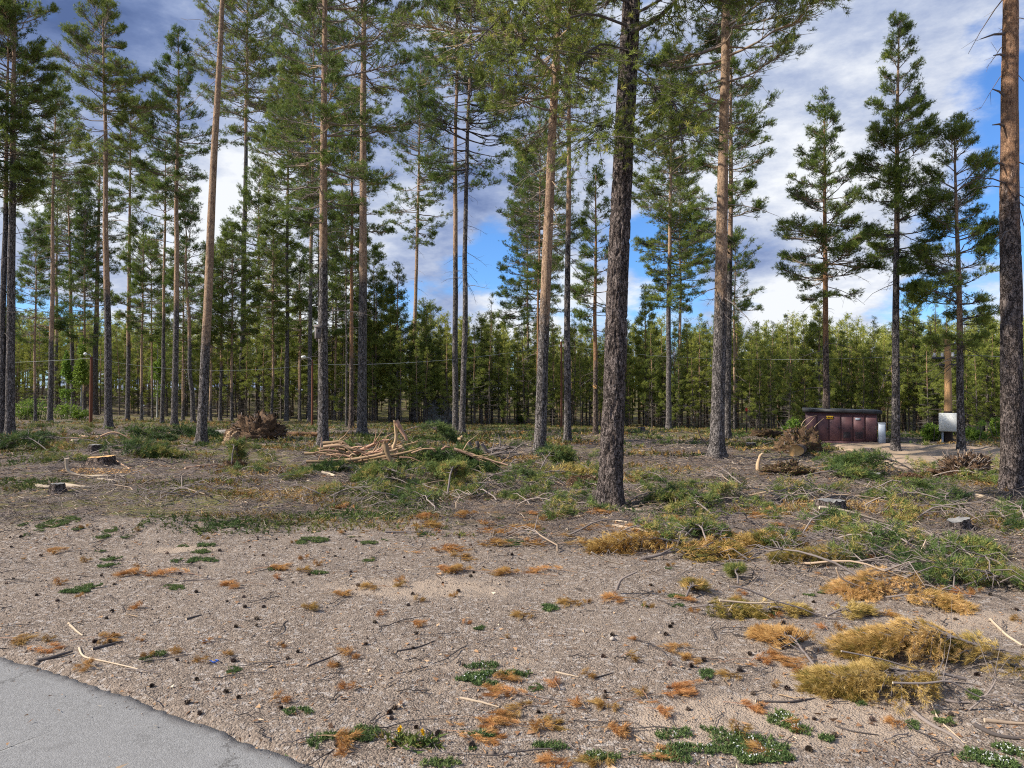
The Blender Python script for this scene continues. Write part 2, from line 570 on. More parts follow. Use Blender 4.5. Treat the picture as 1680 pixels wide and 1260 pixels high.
M['bark'] = bark_mat('pine_bark', 15, (.16, .14, .13), (.29, .255, .235), (.028, .024, .022), (.38, .235, .145), (.56, .40, .27), .03)
M['barkbig'] = bark_mat('thick_pine_bark', 16, (.15, .115, .10), (.27, .215, .19), (.026, .020, .018), (.36, .19, .105), (.50, .31, .19), .045)
M['barkred'] = bark_mat('red_brown_pine_bark', 15, (.18, .13, .105), (.27, .20, .155), (.035, .025, .022), (.30, .155, .08), (.44, .25, .13), .03)
M['barkfar'] = bark_mat('young_pine_bark', 12, (.13, .11, .095), (.24, .20, .165), (.05, .04, .035), (.38, .23, .13), (.44, .28, .17), .02)


def ground_mat():
    m, nt, b = new_mat('forest_ground')
    pos = nd(nt, 'ShaderNodeNewGeometry').outputs['Position']
    zone = nd(nt, 'ShaderNodeAttribute', attribute_name='zone').outputs['Fac']       # 0 gravel 1 litter
    sandz = nd(nt, 'ShaderNodeAttribute', attribute_name='sand').outputs['Fac']
    moss = nd(nt, 'ShaderNodeAttribute', attribute_name='moss').outputs['Fac']
    # gravel
    vo = nd(nt, 'ShaderNodeTexVoronoi', {'Vector': pos, 'Scale': 95.0, 'Randomness': 1.0}, feature='F1')
    vo2 = nd(nt, 'ShaderNodeTexVoronoi', {'Vector': pos, 'Scale': 42.0}, feature='F1')
    c1 = nd(nt, 'ShaderNodeSeparateColor', {0: vo.outputs['Color']})
    c2 = nd(nt, 'ShaderNodeSeparateColor', {0: vo2.outputs['Color']})
    ramp = nd(nt, 'ShaderNodeValToRGB', {0: c1.outputs[0]})
    e = ramp.color_ramp.elements
    e[0].position, e[0].color = 0.0, (.13, .105, .085, 1)
    e[1].position, e[1].color = 1.0, (.37, .305, .245, 1)
    for p, c in ((.3, (.175, .135, .105)), (.6, (.24, .185, .145)), (.85, (.30, .235, .185))):
        x = e.new(p)
        x.color = (*c, 1)
    grav = mix(nt, mth(nt, 'MULTIPLY', rng_map(nt, c2.outputs[1], .82, .86), .8), ramp.outputs[0], (.42, .37, .33))
    big = noise(nt, pos, 1.1, 5, .6)
    grav = mix(nt, mth(nt, 'MULTIPLY', rng_map(nt, big, .35, .7), .45), grav, (.28, .225, .18))
    grav = mix(nt, mth(nt, 'MULTIPLY', rng_map(nt, noise(nt, pos, 7, 5, .7), .57, .68), .55), grav, (.13, .095, .075))
    snd = mix(nt, noise(nt, pos, 60, 4, .7), (.31, .24, .18), (.46, .36, .275))
    snd = mix(nt, mth(nt, 'MULTIPLY', rng_map(nt, noise(nt, pos, 26, 4, .7), .56, .66), .6), snd, (.16, .12, .09))
    grav = mix(nt, rng_map(nt, mth(nt, 'ADD', sandz, mth(nt, 'MULTIPLY_ADD', noise(nt, pos, 5, 5, .7), .9, -.45)), .35, .6), grav, snd)
    # litter
    st1 = nd(nt, 'ShaderNodeMapping', {'Scale': (9, 40, 1), 'Rotation': (0, 0, .5)})
    nt.links.new(pos, st1.inputs[0])
    st2 = nd(nt, 'ShaderNodeMapping', {'Scale': (34, 8, 1), 'Rotation': (0, 0, -.35)})
    nt.links.new(pos, st2.inputs[0])
    s1 = noise(nt, st1.outputs[0], 1.6, 3, .7)
    s2 = noise(nt, st2.outputs[0], 1.6, 3, .7)
    smax = mth(nt, 'MAXIMUM', s1, s2)
    lr = nd(nt, 'ShaderNodeValToRGB', {0: smax})
    e = lr.color_ramp.elements
    e[0].position, e[0].color = .44, (.05, .038, .030, 1)
    e[1].position, e[1].color = .78, (.50, .45, .41, 1)
    for p, c in ((.54, (.15, .115, .095)), (.64, (.26, .215, .19))):
        x = e.new(p)
        x.color = (*c, 1)
    lit = mix(nt, mth(nt, 'MULTIPLY', rng_map(nt, noise(nt, pos, 2.2, 5, .65), .5, .66), .6), lr.outputs[0], (.19, .12, .06))
    mossc = mix(nt, noise(nt, pos, 22, 4, .7), (.07, .075, .02), (.26, .22, .07))
    mossc = mix(nt, rng_map(nt, noise(nt, pos, 3.1, 4, .6), .42, .62), mossc, (.13, .135, .035))
    mf = rng_map(nt, mth(nt, 'ADD', moss, mth(nt, 'MULTIPLY_ADD', noise(nt, pos, 3.0, 6, .7), 1.6, -.8)), .35, .62)
    lit = mix(nt, mth(nt, 'MULTIPLY', mf, .85), lit, mossc)
    zf = rng_map(nt, mth(nt, 'ADD', zone, mth(nt, 'MULTIPLY_ADD', noise(nt, pos, 4.0, 6, .7), 1.0, -.5)), .35, .65)
    col = mix(nt, zf, grav, lit)
    nt.links.new(col, b.inputs['Base Color'])
    h1 = mth(nt, 'MULTIPLY_ADD', vo.outputs['Distance'], -1.0, 1.0)
    h2 = mth(nt, 'MULTIPLY', smax, 2.0)
    n_h = nd(nt, 'ShaderNodeMix', {0: zf, 2: h1, 3: h2}, data_type='FLOAT').outputs[0]
    bp = nd(nt, 'ShaderNodeBump', {'Height': n_h, 'Strength': .8, 'Distance': .009})
    bp2 = nd(nt, 'ShaderNodeBump', {'Height': noise(nt, pos, 9, 6, .65), 'Strength': .7, 'Distance': .05, 'Normal': bp.outputs[0]})
    nt.links.new(bp2.outputs[0], b.inputs['Normal'])
    b.inputs['Roughness'].default_value = .95
    b.inputs['Specular IOR Level'].default_value = .15
    return m


def asphalt_mat():
    m, nt, b = new_mat('asphalt')
    pos = nd(nt, 'ShaderNodeNewGeometry').outputs['Position']
    vo = nd(nt, 'ShaderNodeTexVoronoi', {'Vector': pos, 'Scale': 170.0}, feature='F1')
    c1 = nd(nt, 'ShaderNodeSeparateColor', {0: vo.outputs['Color']}).outputs[0]
    col = mix(nt, c1, (.16, .156, .15), (.30, .294, .287))
    col = mix(nt, mth(nt, 'MULTIPLY', rng_map(nt, noise(nt, pos, 30, 4, .7), .35, .7), .5), col, (.19, .185, .18))
    col = mix(nt, mth(nt, 'MULTIPLY', rng_map(nt, noise(nt, pos, 2.0, 5, .6), .35, .7), .35), col, (.27, .262, .255))
    col = mix(nt, mth(nt, 'MULTIPLY', rng_map(nt, noise(nt, pos, 6.0, 6, .7), .56, .66), .30), col, (.12, .115, .11))
    crk = nd(nt, 'ShaderNodeTexVoronoi', {'Vector': nd(nt, 'ShaderNodeVectorMath', {0: pos, 1: nd(nt, 'ShaderNodeVectorMath', {0: noise(nt, pos, 3, 5, .7, out=1), 1: (.5, .5, 0)}, operation='MULTIPLY').outputs[0]}, operation='ADD').outputs[0], 'Scale': .55}, feature='DISTANCE_TO_EDGE').outputs['Distance']
    col = mix(nt, mth(nt, 'MULTIPLY', rng_map(nt, crk, .006, .0, 0, 1), .55), col, (.05, .045, .04))
    ed = nd(nt, 'ShaderNodeAttribute', attribute_name='edge').outputs['Fac']
    col = mix(nt, mth(nt, 'MULTIPLY', rng_map(nt, mth(nt, 'ADD', ed, mth(nt, 'MULTIPLY_ADD', noise(nt, pos, 14, 4), .5, -.25)), .45, .95), .65), col, (.09, .08, .075))
    nt.links.new(col, b.inputs['Base Color'])
    bp = nd(nt, 'ShaderNodeBump', {'Height': mth(nt, 'MULTIPLY', vo.outputs['Distance'], -1.0), 'Strength': .6, 'Distance': .003})
    nt.links.new(bp.outputs[0], b.inputs['Normal'])
    b.inputs['Roughness'].default_value = .85
    return m


M['ground'] = ground_mat()
M['asphalt'] = asphalt_mat()
M['dirt'] = simple('dirt_road_sand', (.40, .29, .20), (.27, .21, .14), 1.3, bump=.4, bscale=20)
# ================================================================== setting
def zone_f(x, y):
    t = x / (0.72 * np.maximum(y, 1))
    yb = 9.0 - 0.5 * ss(-.3, .3, t) - 2.6 * ss(.25, 1.1, t)
    return ss(-1.9, 1.5, y - yb + fbm(x * .5, y * .5, 3, 5) * 2.0)


SANDS = [(px(700, 965), 1.2, .5), (px(1400, 1170), .75, .5), (px(1150, 1190), .5, .25), (px(1620, 1020), 1.0, .4), (px(300, 900), .5, .2)]


def sand_f(x, y):
    s = 0
    for p, rx, ry in SANDS:
        s = s + np.exp(-((x - p[0]) / rx) ** 2 - ((y - p[1]) / ry) ** 2)
    return np.clip(s * .9 + .55 * ss(0.05, .5, fbm(x * .45, y * .7, 3, 66)), 0, 1) * .75


def moss_f(x, y):
    t = x / (0.72 * np.maximum(y, 1))
    m = .38 + .22 * fbm(x * .35, y * .35, 3, 44) * 2 + .18 * ss(24, 45, y)
    m = m + .15 * ss(.3, .7, t) * ss(14, 22, y) - .12 * (1 - ss(-.8, -.3, t)) * ss(20, 30, y)
    return np.clip(m, 0, 1)


# polar sheet: fine rings near the viewer, out to the horizon
nr, na = 520, 900
rr = np.geomspace(0.8, 900, nr)
front = np.linspace(-48, 48, 640)
back = np.linspace(48, 312, na - 640 + 2)[1:-1]
aa = np.radians(np.concatenate([front, back]))
na = len(aa)
Rg, Ag = np.meshgrid(rr, aa, indexing='ij')
gx, gy = (Rg * np.sin(Ag)).ravel(), (Rg * np.cos(Ag)).ravel()
gz = terr(gx, gy)
gv = np.vstack([np.stack([gx, gy, gz], 1), [[0, 0, float(terr(0, 0))]]])
idx = np.arange(nr * na).reshape(nr, na)
q = np.stack([idx[:-1], idx[1:], np.roll(idx[1:], -1, 1), np.roll(idx[:-1], -1, 1)], -1).reshape(-1, 4)
c0 = nr * na
tri = np.stack([np.full(na, c0), idx[0], np.roll(idx[0], -1)], 1)
X_, Y_ = gv[:, 0], gv[:, 1]
tag(mk('ground', gv, [q[:, ::-1], tri[:, ::-1]], M['ground'], attrs={'zone': zone_f(X_, Y_), 'sand': sand_f(X_, Y_), 'moss': moss_f(X_, Y_)}, smooth=True), None, None, kind='structure')
me_ = bpy.data.objects['ground'].data
if me_.polygons[5000].normal.z < 0:
    me_.flip_normals()

# asphalt path
xs = np.interp(np.linspace(0, 1, 1500), [0, .25, .75, 1], [-60, -6, 3, 60])
ey = np.interp(xs, EX, EY)
dx, dy = np.gradient(xs), np.gradient(ey)
L_ = np.hypot(dx, dy)
nx, ny = dy / L_, -dx / L_          # to the viewer's side
jit = vn(xs * 5, xs * 0, 3) * .010 + vn(xs * 37, xs * 0, 4) * .010
offs = np.array([0, .012, .05, .15, .4, 1, 1.6, 2.4, 3.0, 3.3])
PV, EDG = [], []
for k, o_ in enumerate(offs):
    x2, y2 = xs + nx * (o_ + jit * (o_ < .1)), ey + ny * (o_ + jit * (o_ < .1))
    z2 = np.full_like(xs, -0.006 if k else -0.05)
    if k == len(offs) - 1:
        z2 -= .06
    PV.append(np.stack([x2, y2, z2], 1))
    EDG.append(np.full(len(xs), max(0, 1 - o_ / .18)))
PV = np.concatenate(PV)
n_ = len(xs)
ii = np.arange(len(offs) * n_).reshape(len(offs), n_)
q = np.stack([ii[:-1, :-1], ii[:-1, 1:], ii[1:, 1:], ii[1:, :-1]], -1).reshape(-1, 4)
tag(mk('path', PV, [q[:, ::-1]], M['asphalt'], attrs={'edge': np.concatenate(EDG)}), None, None, kind='structure')
me_ = bpy.data.objects['path'].data
if me_.polygons[3000].normal.z < 0:
    me_.flip_normals()


def ribbon(name, pts, widths, mat, lift=.03):
    pts = np.asarray(pts, float)
    if name == 'dirt_road':
        tq = np.linspace(0, 1, 60)
        ROAD.append((np.interp(tq, np.linspace(0, 1, len(pts)), pts[:, 0]), np.interp(tq, np.linspace(0, 1, len(pts)), pts[:, 1]), np.interp(tq, np.linspace(0, 1, len(pts)), widths)))
    t = np.linspace(0, 1, len(pts))
    tt = np.linspace(0, 1, 160)
    cx_, cy_, w_ = np.interp(tt, t, pts[:, 0]), np.interp(tt, t, pts[:, 1]), np.interp(tt, t, widths)
    dx, dy = np.gradient(cx_), np.gradient(cy_)
    l = np.hypot(dx, dy)
    sx, sy = dy / l, -dx / l
    rows = np.linspace(-1, 1, 25)
    V = []
    for r_ in rows:
        j = vn(tt * 60, tt * 0 + r_, 5) * .08 * w_ * (abs(r_) == 1)
        X, Y = cx_ + sx * (w_ / 2 * r_ + j), cy_ + sy * (w_ / 2 * r_ + j)
        V.append(np.stack([X, Y, terr(X, Y) + (lift if abs(r_) < 1 else -.04)], 1))
    V = np.concatenate(V)
    ii = np.arange(len(rows) * 160).reshape(len(rows), 160)
    q = np.stack([ii[:-1, :-1], ii[:-1, 1:], ii[1:, 1:], ii[1:, :-1]], -1).reshape(-1, 4)
    o = mk(name, V, [q], mat, smooth=True)
    if o.data.polygons[100].normal.z < 0:
        o.data.flip_normals()
    return tag(o, None, None, kind='structure')


ROAD = []
r1, r2, r3, r4 = px(1470, 737), px(1560, 747), px(1645, 762), px(1700, 790)
ribbon('dirt_road', [px(1390, 727)[:2], r1[:2], r2[:2], r3[:2], r3[:2] + [3.5, -2.5], r3[:2] + [9, -6]], [1.6, 3.4, 4.6, 5.4, 5.4, 5.4], M['dirt'], .05)


def on_road(x, y, pad=0.0):
    X, Y, W_ = ROAD[0]
    d = np.hypot(x[:, None] - X[None], y[:, None] - Y[None]) - W_[None] / 2
    return d.min(1) < pad

ribbon('track', [px(-60, 667)[:2], px(60, 668)[:2], px(160, 672)[:2], px(260, 676)[:2]], [1.6, 1.6, 1.4, .5], M['dirt'], .05)


# ================================================================== pines
def crown_mesh(H, zc, R, n_tuft, ln, nb, blades=9, cone=0.5, seed=0, lean=0.0, leany=0.0, droop=0.0, gap=.25, wd=.10, bias=0.0, nsub=None, dead=1.0, r0=.2, thick=1.0):
    """returns wood (V,Q,tint) and needle (V,F,tint) arrays; local origin at tree base"""
    g = np.random.default_rng(seed)
    # whorls
    nw = max(5, int((H - zc) / .42))
    zw = zc + (H - zc) * (np.linspace(0, 1, nw) ** .92) * .985
    per = np.maximum(3, np.round(g.normal(nb / nw, .8, nw))).astype(int)
    z0 = np.repeat(zw, per) + g.normal(0, .06, per.sum())
    N = len(z0)
    az = g.uniform(0, 2 * PI, N)
    u = np.clip((z0 - zc) / (H - zc), 0, 1)
    prof = np.clip((1 - u) ** cone * (0.45 + .55 * np.clip(u / .22, 0, 1)), .05, 1)
    mod = 1 + .55 * vn(az / 1.3 + seed, z0 * .5, seed % 97) + bias * np.cos(az)
    L = R * prof * np.clip(mod, .25, 1.6) * g.uniform(.7, 1.08, N) + .12
    keep = g.random(N) > gap * (vn(z0 * .9, az, seed % 31) > -.1) * (u < .9)
    z0, az, u, L = z0[keep], az[keep], u[keep], L[keep]
    N = len(z0)
    el = np.radians(-12 - 16 * droop + 62 * u ** 1.2) + g.normal(0, .13, N)
    K = 7
    t = np.linspace(0, 1, K)
    hd = np.stack([np.cos(az), np.sin(az), 0 * az], 1)
    side = np.stack([-np.sin(az), np.cos(az), 0 * az], 1)
    wig = g.normal(0, .05, (N, K)) * t
    curve = g.uniform(.10, .32, N)
    P = hd[:, None] * (L[:, None] * t * np.cos(el)[:, None])[..., None] + side[:, None] * (wig * L[:, None])[..., None]
    P[..., 2] += z0[:, None] + L[:, None] * (t * np.sin(el)[:, None] + curve[:, None] * t ** 2.2) + g.normal(0, .02, (N, K)) * L[:, None] * t
    rb = (.010 + .011 * L) * thick
    Rr = rb[:, None] * (1 - .82 * t)
    WV, WQ = tubes(P, Rr, 4)
    wood = [(WV, WQ)]
    # sub-branches
    if nsub is None:
        nsub = int(n_tuft / 5)
    bi = g.choice(N, nsub, p=L ** 1.2 / np.sum(L ** 1.2))
    ts = .22 + .78 * np.sqrt(g.random(nsub)) * .98
    k = ts * (K - 1)
    k0 = np.minimum(k.astype(int), K - 2)
    fr = (k - k0)[:, None]
    S0 = P[bi, k0] * (1 - fr) + P[bi, k0 + 1] * fr
    T = norm(P[bi, k0 + 1] - P[bi, k0])
    sgn = np.where(g.random(nsub) < .5, -1, 1)
    ang = np.radians(g.uniform(18, 62, nsub)) * sgn
    Sd = norm(T * np.cos(ang)[:, None] + side[bi] * np.sin(ang)[:, None] + np.stack([0 * ang, 0 * ang, g.normal(.10, .22, nsub)], 1))
    Ls = L[bi] * (.10 + .38 * (1 - ts)) * g.uniform(.5, 1.2, nsub) + .10
    sag = -Ls * g.uniform(-.15, .25 + droop * .5, nsub)
    tt = np.array([0, .5, 1.0])
    SP = S0[:, None] + Sd[:, None] * (Ls[:, None] * tt)[..., None]
    SP[..., 2] += sag[:, None] * (tt * (1 - tt) * 1.2 - .25 * tt)
    SV, SQ = tubes(SP, np.stack([.004 + .006 * Ls, .003 + .004 * Ls, .0015 + 0 * Ls], 1) * (1.3 if ln < .1 else 2.0), 3)
    wood.append((SV, SQ))
    # tufts
    nc = max(1, n_tuft // 6)
    n_tuft = nc * 6
    si = np.repeat(g.integers(0, nsub, nc), 6)
    us = np.repeat(.38 + .66 * g.random(nc) ** .8, 6)
    C = SP[si, 0] * (1 - us)[:, None] + SP[si, 2] * us[:, None] + g.normal(0, ln * .62, (n_tuft, 3)) * [1, 1, .8]
    nt_ = int(N * 3)
    ti = g.integers(0, N, nt_)
    C2 = P[ti, -1] + g.normal(0, ln * .7, (nt_, 3))
    D = norm(np.concatenate([Sd[si], hd[ti]]) + np.array([0, 0, .55]) + g.normal(0, .35, (n_tuft + nt_, 3)))
    C = np.concatenate([C, C2])
    tint = np.clip(.45 + .22 * g.normal(size=len(C)) + .25 * vn(C[:, 0] * 1.5, C[:, 2] * 1.5, 7), 0, 1)
    global rng
    keepr = rng
    rng = g
    NV, NF, NT = needles(C, D, blades, ln, wd, tint=tint)
    rng = keepr
    # leader
    # dead stubs and twigs under the crown
    nd_ = int(dead * 26)
    if nd_:
        zd = g.uniform(max(1.5, zc - 5.0), zc + 1.5, nd_)
        ad = g.uniform(0, 2 * PI, nd_)
        Ld = g.uniform(.15, 1.0, nd_) ** 1.6 * min(1.5, R * .8) + .08
        ed = np.radians(g.uniform(-30, 20, nd_))
        hd2 = np.stack([np.cos(ad) * np.cos(ed), np.sin(ad) * np.cos(ed), np.sin(ed)], 1)
        t4 = np.array([0, .35, .7, 1.0])
        DP = hd2[:, None] * (Ld[:, None] * t4)[..., None]
        DP[..., 2] += zd[:, None] - (Ld[:, None] * .3 * t4 ** 2) + g.normal(0, .03, (nd_, 4)) * t4
        DP[..., :2] += g.normal(0, .04, (nd_, 4, 2)) * t4[None, :, None]
        DV, DQ = tubes(DP, (.006 + .007 * Ld[:, None]) * thick * (1 - .75 * t4), 4)
        wood.append((DV, DQ))
        m3 = nd_ * 3
        b3 = g.integers(0, nd_, m3)
        s3 = DP[b3, 2] * (g.random(m3))[:, None] + DP[b3, 3] * (1 - g.random(m3))[:, None] * 0 + DP[b3, 1] * 0
        s3 = DP[b3, 1] + (DP[b3, 3] - DP[b3, 1]) * g.random(m3)[:, None]
        e3 = s3 + norm(hd2[b3] + g.normal(0, .7, (m3, 3)) - [0, 0, .3]) * (Ld[b3] * g.uniform(.15, .4, m3))[:, None]
        TV, TQ = tubes(np.stack([s3, e3], 1), np.stack([np.full(m3, .0045), np.full(m3, .002)], 1), 3)
        wood.append((TV, TQ))
    off, V, Q = 0, [], []
    for v, q_ in wood:
        V.append(v)
        Q.append(q_ + off)
        off += len(v)
    V, Q = np.concatenate(V), np.concatenate(Q)
    for A in (V, NV):
        A[:, 0] += lean * A[:, 2]
        A[:, 1] += leany * A[:, 2]
    return V, Q, NV, NF, NT


def trunk_mesh(H, r0, lean, leany, zo, seed, sides=20, rings=60, disp=0.0, crook=.02, flare=.5, soft=1.6):
    g = np.random.default_rng(seed)
    u = np.linspace(0, 1, rings) ** 1.5
    z = -0.25 + (H + .2) * u
    r = r0 * np.clip(1 - z / H, .012, 1.1) ** .62
    r = r * (1 + flare * np.exp(-np.maximum(z, 0) / .22))
    th = np.linspace(0, 2 * PI, sides, endpoint=False)
    Z, TH = np.meshgrid(z, th, indexing='ij')
    R = np.repeat(r[:, None], sides, 1)
    x_, y_ = np.cos(TH), np.sin(TH)
    # buttress lobes and general unevenness
    R = R * (1 + .16 * np.exp(-np.maximum(Z, 0) / .25) * np.cos(TH * 4 + seed) + .035 * vn(TH / PI * 3, Z * 1.2, seed % 50))
    if disp:
        per = 2 * PI * r0
        a = np.concatenate([TH, ]) * per / (2 * PI)
        w = vn(a * 6, Z * 3, 5) * .05
        c = np.abs(vn((a + w) * 15 * 1.0, Z * 4.2, 1)) + .5 * np.abs(vn(a * 34, Z * 11, 2))
        seamfix = np.minimum(ss(0, .15, TH), 1)
        R = R + disp * (np.clip(c, 0, .55) - .25) * (1 - .75 * ss(zo - 2, zo + 1, Z))
    wx = crook * (vn(z * .22, z * 0, seed) * 2.0 + vn(z * .6, z * 0, seed + 1) * .6)
    wy = crook * (vn(z * .22, z * 0, seed + 2) * 2.0)
    wx, wy = wx - np.interp(0, z, wx), wy - np.interp(0, z, wy)
    V = np.stack([x_ * R + (lean * Z + wx[:, None] * ss(0, 3, Z)), y_ * R + (leany * Z + wy[:, None] * ss(0, 3, Z)), Z], -1).reshape(-1, 3)
    ii = np.arange(rings * sides).reshape(rings, sides)
    Q = np.stack([ii[:-1], np.roll(ii[:-1], -1, 1), np.roll(ii[1:], -1, 1), ii[1:]], -1).reshape(-1, 4)
    tint = ss(zo - soft, zo + soft, Z).ravel()
    return V, Q, tint


# base px, point up the stem px, stem width px, tip y, crown-base y, crown half width px, density, orange-from y, extras, label
TREES = [
    (16, 714, 24, 133, 16, -70, 330, 88, 1.5, 260, {}, "dark-stemmed pine at the left edge of the photo, wide dense crown to its right"),
    (3, 714, 10, 330, 12, 20, 340, 50, 1.1, 330, {}, "partly cut-off pine stem at the far left edge, left of a thicker dark pine"),
    (82, 693, 90, 275, 9, 140, 330, 48, 1.2, 560, {}, "slender pine second from the left edge, its stem leaning slightly right"),
    (92, 673, 93, 480, 7, 300, 480, 40, .9, 560, {}, "thin pine half hidden just behind the slender leaning pine near the left edge"),
    (120, 680, 114, 390, 8, 290, 430, 42, 1.1, 560, {}, "slim pine with its stem leaning left, in front of the bright green bushes"),
    (155, 680, 160, 430, 10, 235, 480, 40, .8, 520, {}, "dark pine on a small mossy rise beside the red-brown lamp pole"),
    (178, 703, 171, 150, 13, 0, 255, 60, 1.4, 480, {'cone': .5}, "tall pine at left with a full dark crown whose tip just reaches the photo's top"),
    (209, 690, 213, 220, 8, 165, 340, 42, 1.2, 560, {}, "slender pine right of the tall full-crowned pine at left"),
    (266, 694, 270, 300, 7, 235, 420, 36, .9, 520, {}, "thin red-barked pine close to the left of a straight conical-crowned pine"),
    (286, 697, 291, 190, 11, 50, 330, 46, 1.25, 500, {'cone': .75}, "straight pine with a narrow pointed crown standing free against dark cloud at left"),
    (317, 694, 311, 420, 8, 335, 520, 38, .9, 560, {'crook': .10}, "short crooked pine with bare lower twigs left of the leaning bare orange stem"),
    (330, 728, 366, 0, 17, -270, -30, 80, 1.0, 560, {'soft': 2.4}, "tall bare orange-topped pine leaning right, no branches in view"),
    (361, 690, 366, 440, 6, 395, 540, 34, .8, 600, {}, "thin orange pine just right of the leaning bare stem"),
    (396, 684, 405, 100, 11, -40, 225, 72, 1.2, 230, {}, "grey-stemmed pine with a broad crown right of the leaning bare stem"),
    (422, 684, 425, 360, 7, 285, 520, 44, 1.2, 540, {}, "bushy small pine low between two grey stems, left of the pine with the nest box"),
    (470, 690, 472, 340, 8, 130, 400, 54, 1.2, 330, {}, "dark straight pine behind the root plate of the fallen tree"),
    (508, 692, 513, 290, 8, -20, 330, 60, 1.0, 420, {}, "slim pine standing close behind the left of the nest-box pine"),
    (523, 700, 524, 420, 4, 300, 470, 28, .7, 420, {'dead': .3}, "very thin pale pine stem almost touching the nest-box pine on its left"),
    (530, 735, 535, 20, 18, -300, 360, 105, .8, 420, {'gap': .5}, "stout pine that carries the wooden nest box, needled branches far down its stem"),
    (568, 700, 569, 430, 4, 330, 500, 34, 1.0, 480, {}, "very thin pine left of an orange-stemmed pine, behind the brush pile"),
    (576, 702, 577, 420, 8, 150, 440, 48, 1.2, 590, {'red': 1}, "orange-stemmed pine just left of a tall grey pine behind the brush pile"),
    (594, 714, 596, 20, 17, -260, 210, 90, .75, 460, {'gap': .45}, "tall grey pine rising behind the left part of the big brush pile"),
    (677, 690, 688, 200, 8, 95, 400, 46, 1.0, 620, {'gap': .4}, "thin pine alone in the gap behind the brush pile, with airy layered branches"),
    (747, 708, 750, 100, 11, -90, 130, 66, .9, 420, {}, "left and straighter stem of the close pair of pines mid-photo"),
    (758, 712, 768, 100, 11, -80, 300, 70, .9, 200, {'dead': 2.0}, "right stem of the close pair of pines mid-photo, dead twigs below its crown"),
    (881, 700, 886, 200, 5, 170, 470, 50, .85, 640, {'red': 1}, "orange slender pine just left of the pale thick stem mid-photo"),
    (889, 698, 893, 200, 5, 205, 520, 44, .7, 640, {'red': 1}, "second orange slender pine, half behind the pale thick stem mid-photo"),
    (885, 750, 913, 130, 21, -460, 190, 165, 1.5, 520, {'bark': 'bark', 'soft': 2.6}, "thick pale-barked pine mid-photo with young green growth at its foot"),
    (931, 727, 935, 180, 13, -60, 190, 70, .8, 380, {}, "straight grey pine between the pale thick stem and the nearest dark stem"),
    (977, 713, 977, 300, 9, 278, 540, 36, 1.1, 600, {'red': 1, 'cone': .8}, "small narrow pine with a fresh orange scar on its stem"),
    (1000, 832, 1035, 0, 39, -1150, -40, 330, 1.0, -250, {'bark': 'barkbig', 'disp': .05, 'droop': .5, 'gap': .35, 'thick': 1.2, 'dead': 0}, "nearest and thickest pine, dark fissured bark, at the edge of the gravel"),
    (1097, 705, 1103, 150, 10, 75, 500, 62, 1.35, 420, {}, "dense pine with a long crown right of the nearest thick pine"),
    (1117, 697, 1117, 330, 6, 265, 500, 44, .9, 620, {}, "thin pine close behind the dense long-crowned pine"),
    (1176, 750, 1192, 20, 25, -420, 200, 120, .8, 480, {'soft': 2.6, 'gap': .45}, "stout pine right of centre with a brown-orange upper stem and branches to its right"),
    (1193, 720, 1200, 100, 12, -20, 440, 62, .85, 420, {'gap': .45}, "grey pine almost hidden behind the right of the stout brown-orange pine"),
    (1357, 724, 1353, 210, 12, 168, 480, 68, 1.25, 560, {'red': 1, 'gap': .12, 'cone': .75}, "pointed pine with an orange stem standing in front of the plum kiosk"),
    (1469, 742, 1474, 70, 14, 32, 470, 68, 1.3, 380, {'gap': .15, 'cone': .8}, "tall symmetrical pine right of the plum kiosk, tip free against white cloud"),
    (1577, 741, 1567, 240, 13, 208, 560, 74, 1.25, 560, {'gap': .15, 'cone': .65}, "broad dense pine beside the utility pole with the white box"),
    (1662, 804, 1657, 0, 36, -760, -90, 260, 1.0, 320, {'bark': 'barkbig', 'disp': .035, 'red': 1, 'stubs': 1, 'soft': 3.5}, "big pine at the right edge with reddish upper bark and broken branch stubs"),
    (58, 690, 57, 480, 5, 375, 560, 34, 1.2, 640, {}, "small pine filling the gap right of the dark edge stems at far left"),
    (138, 682, 139, 480, 5, 335, 560, 34, 1.2, 640, {}, "small pine between the left-leaning slim pine and the lamp pole"),
    (232, 690, 233, 480, 5, 365, 560, 36, 1.2, 640, {}, "small bushy pine just left of the pale green birch"),
    (250, 688, 249, 480, 4, 410, 570, 28, 1.1, 640, {}, "little pine in front of the pale green birch"),
    (300, 690, 301, 520, 5, 430, 590, 30, 1.1, 660, {}, "little pine right of the straight narrow-crowned pine"),
    (345, 690, 346, 520, 5, 425, 590, 28, 1.1, 660, {}, "small pine seen behind the foot of the leaning bare stem"),
    (380, 690, 381, 500, 5, 370, 570, 36, 1.3, 640, {}, "small full pine left of the grey broad-crowned pine"),
    (446, 690, 447, 500, 5, 330, 560, 38, 1.3, 640, {}, "small full pine left of the dark pine behind the root plate"),
    (492, 690, 492, 500, 5, 410, 580, 34, 1.3, 640, {}, "small pine right of the dark pine behind the root plate"),
    (549, 690, 550, 500, 5, 360, 570, 38, 1.3, 640, {}, "small full pine between the nest-box pine and the tall grey pine"),
    (612, 690, 613, 520, 5, 410, 600, 36, 1.3, 660, {}, "small full pine right of the tall grey pine behind the brush pile"),
    (700, 690, 700, 560, 4, 500, 620, 26, 1.2, 660, {}, "low pine left of the close pair of pines"),
    (1205, 705, 1206, 520, 5, 385, 520, 34, 1.0, 660, {}, "small pine right of the stout brown-orange pine, beyond it"),
    (866, 695, 866, 450, 5, 250, 540, 46, 1.2, 560, {}, "broad-crowned pine left of the two orange slender pines"),
]
TREE_OBJ = {}
GROUP_P = "tall pines left standing on the cleared ground"
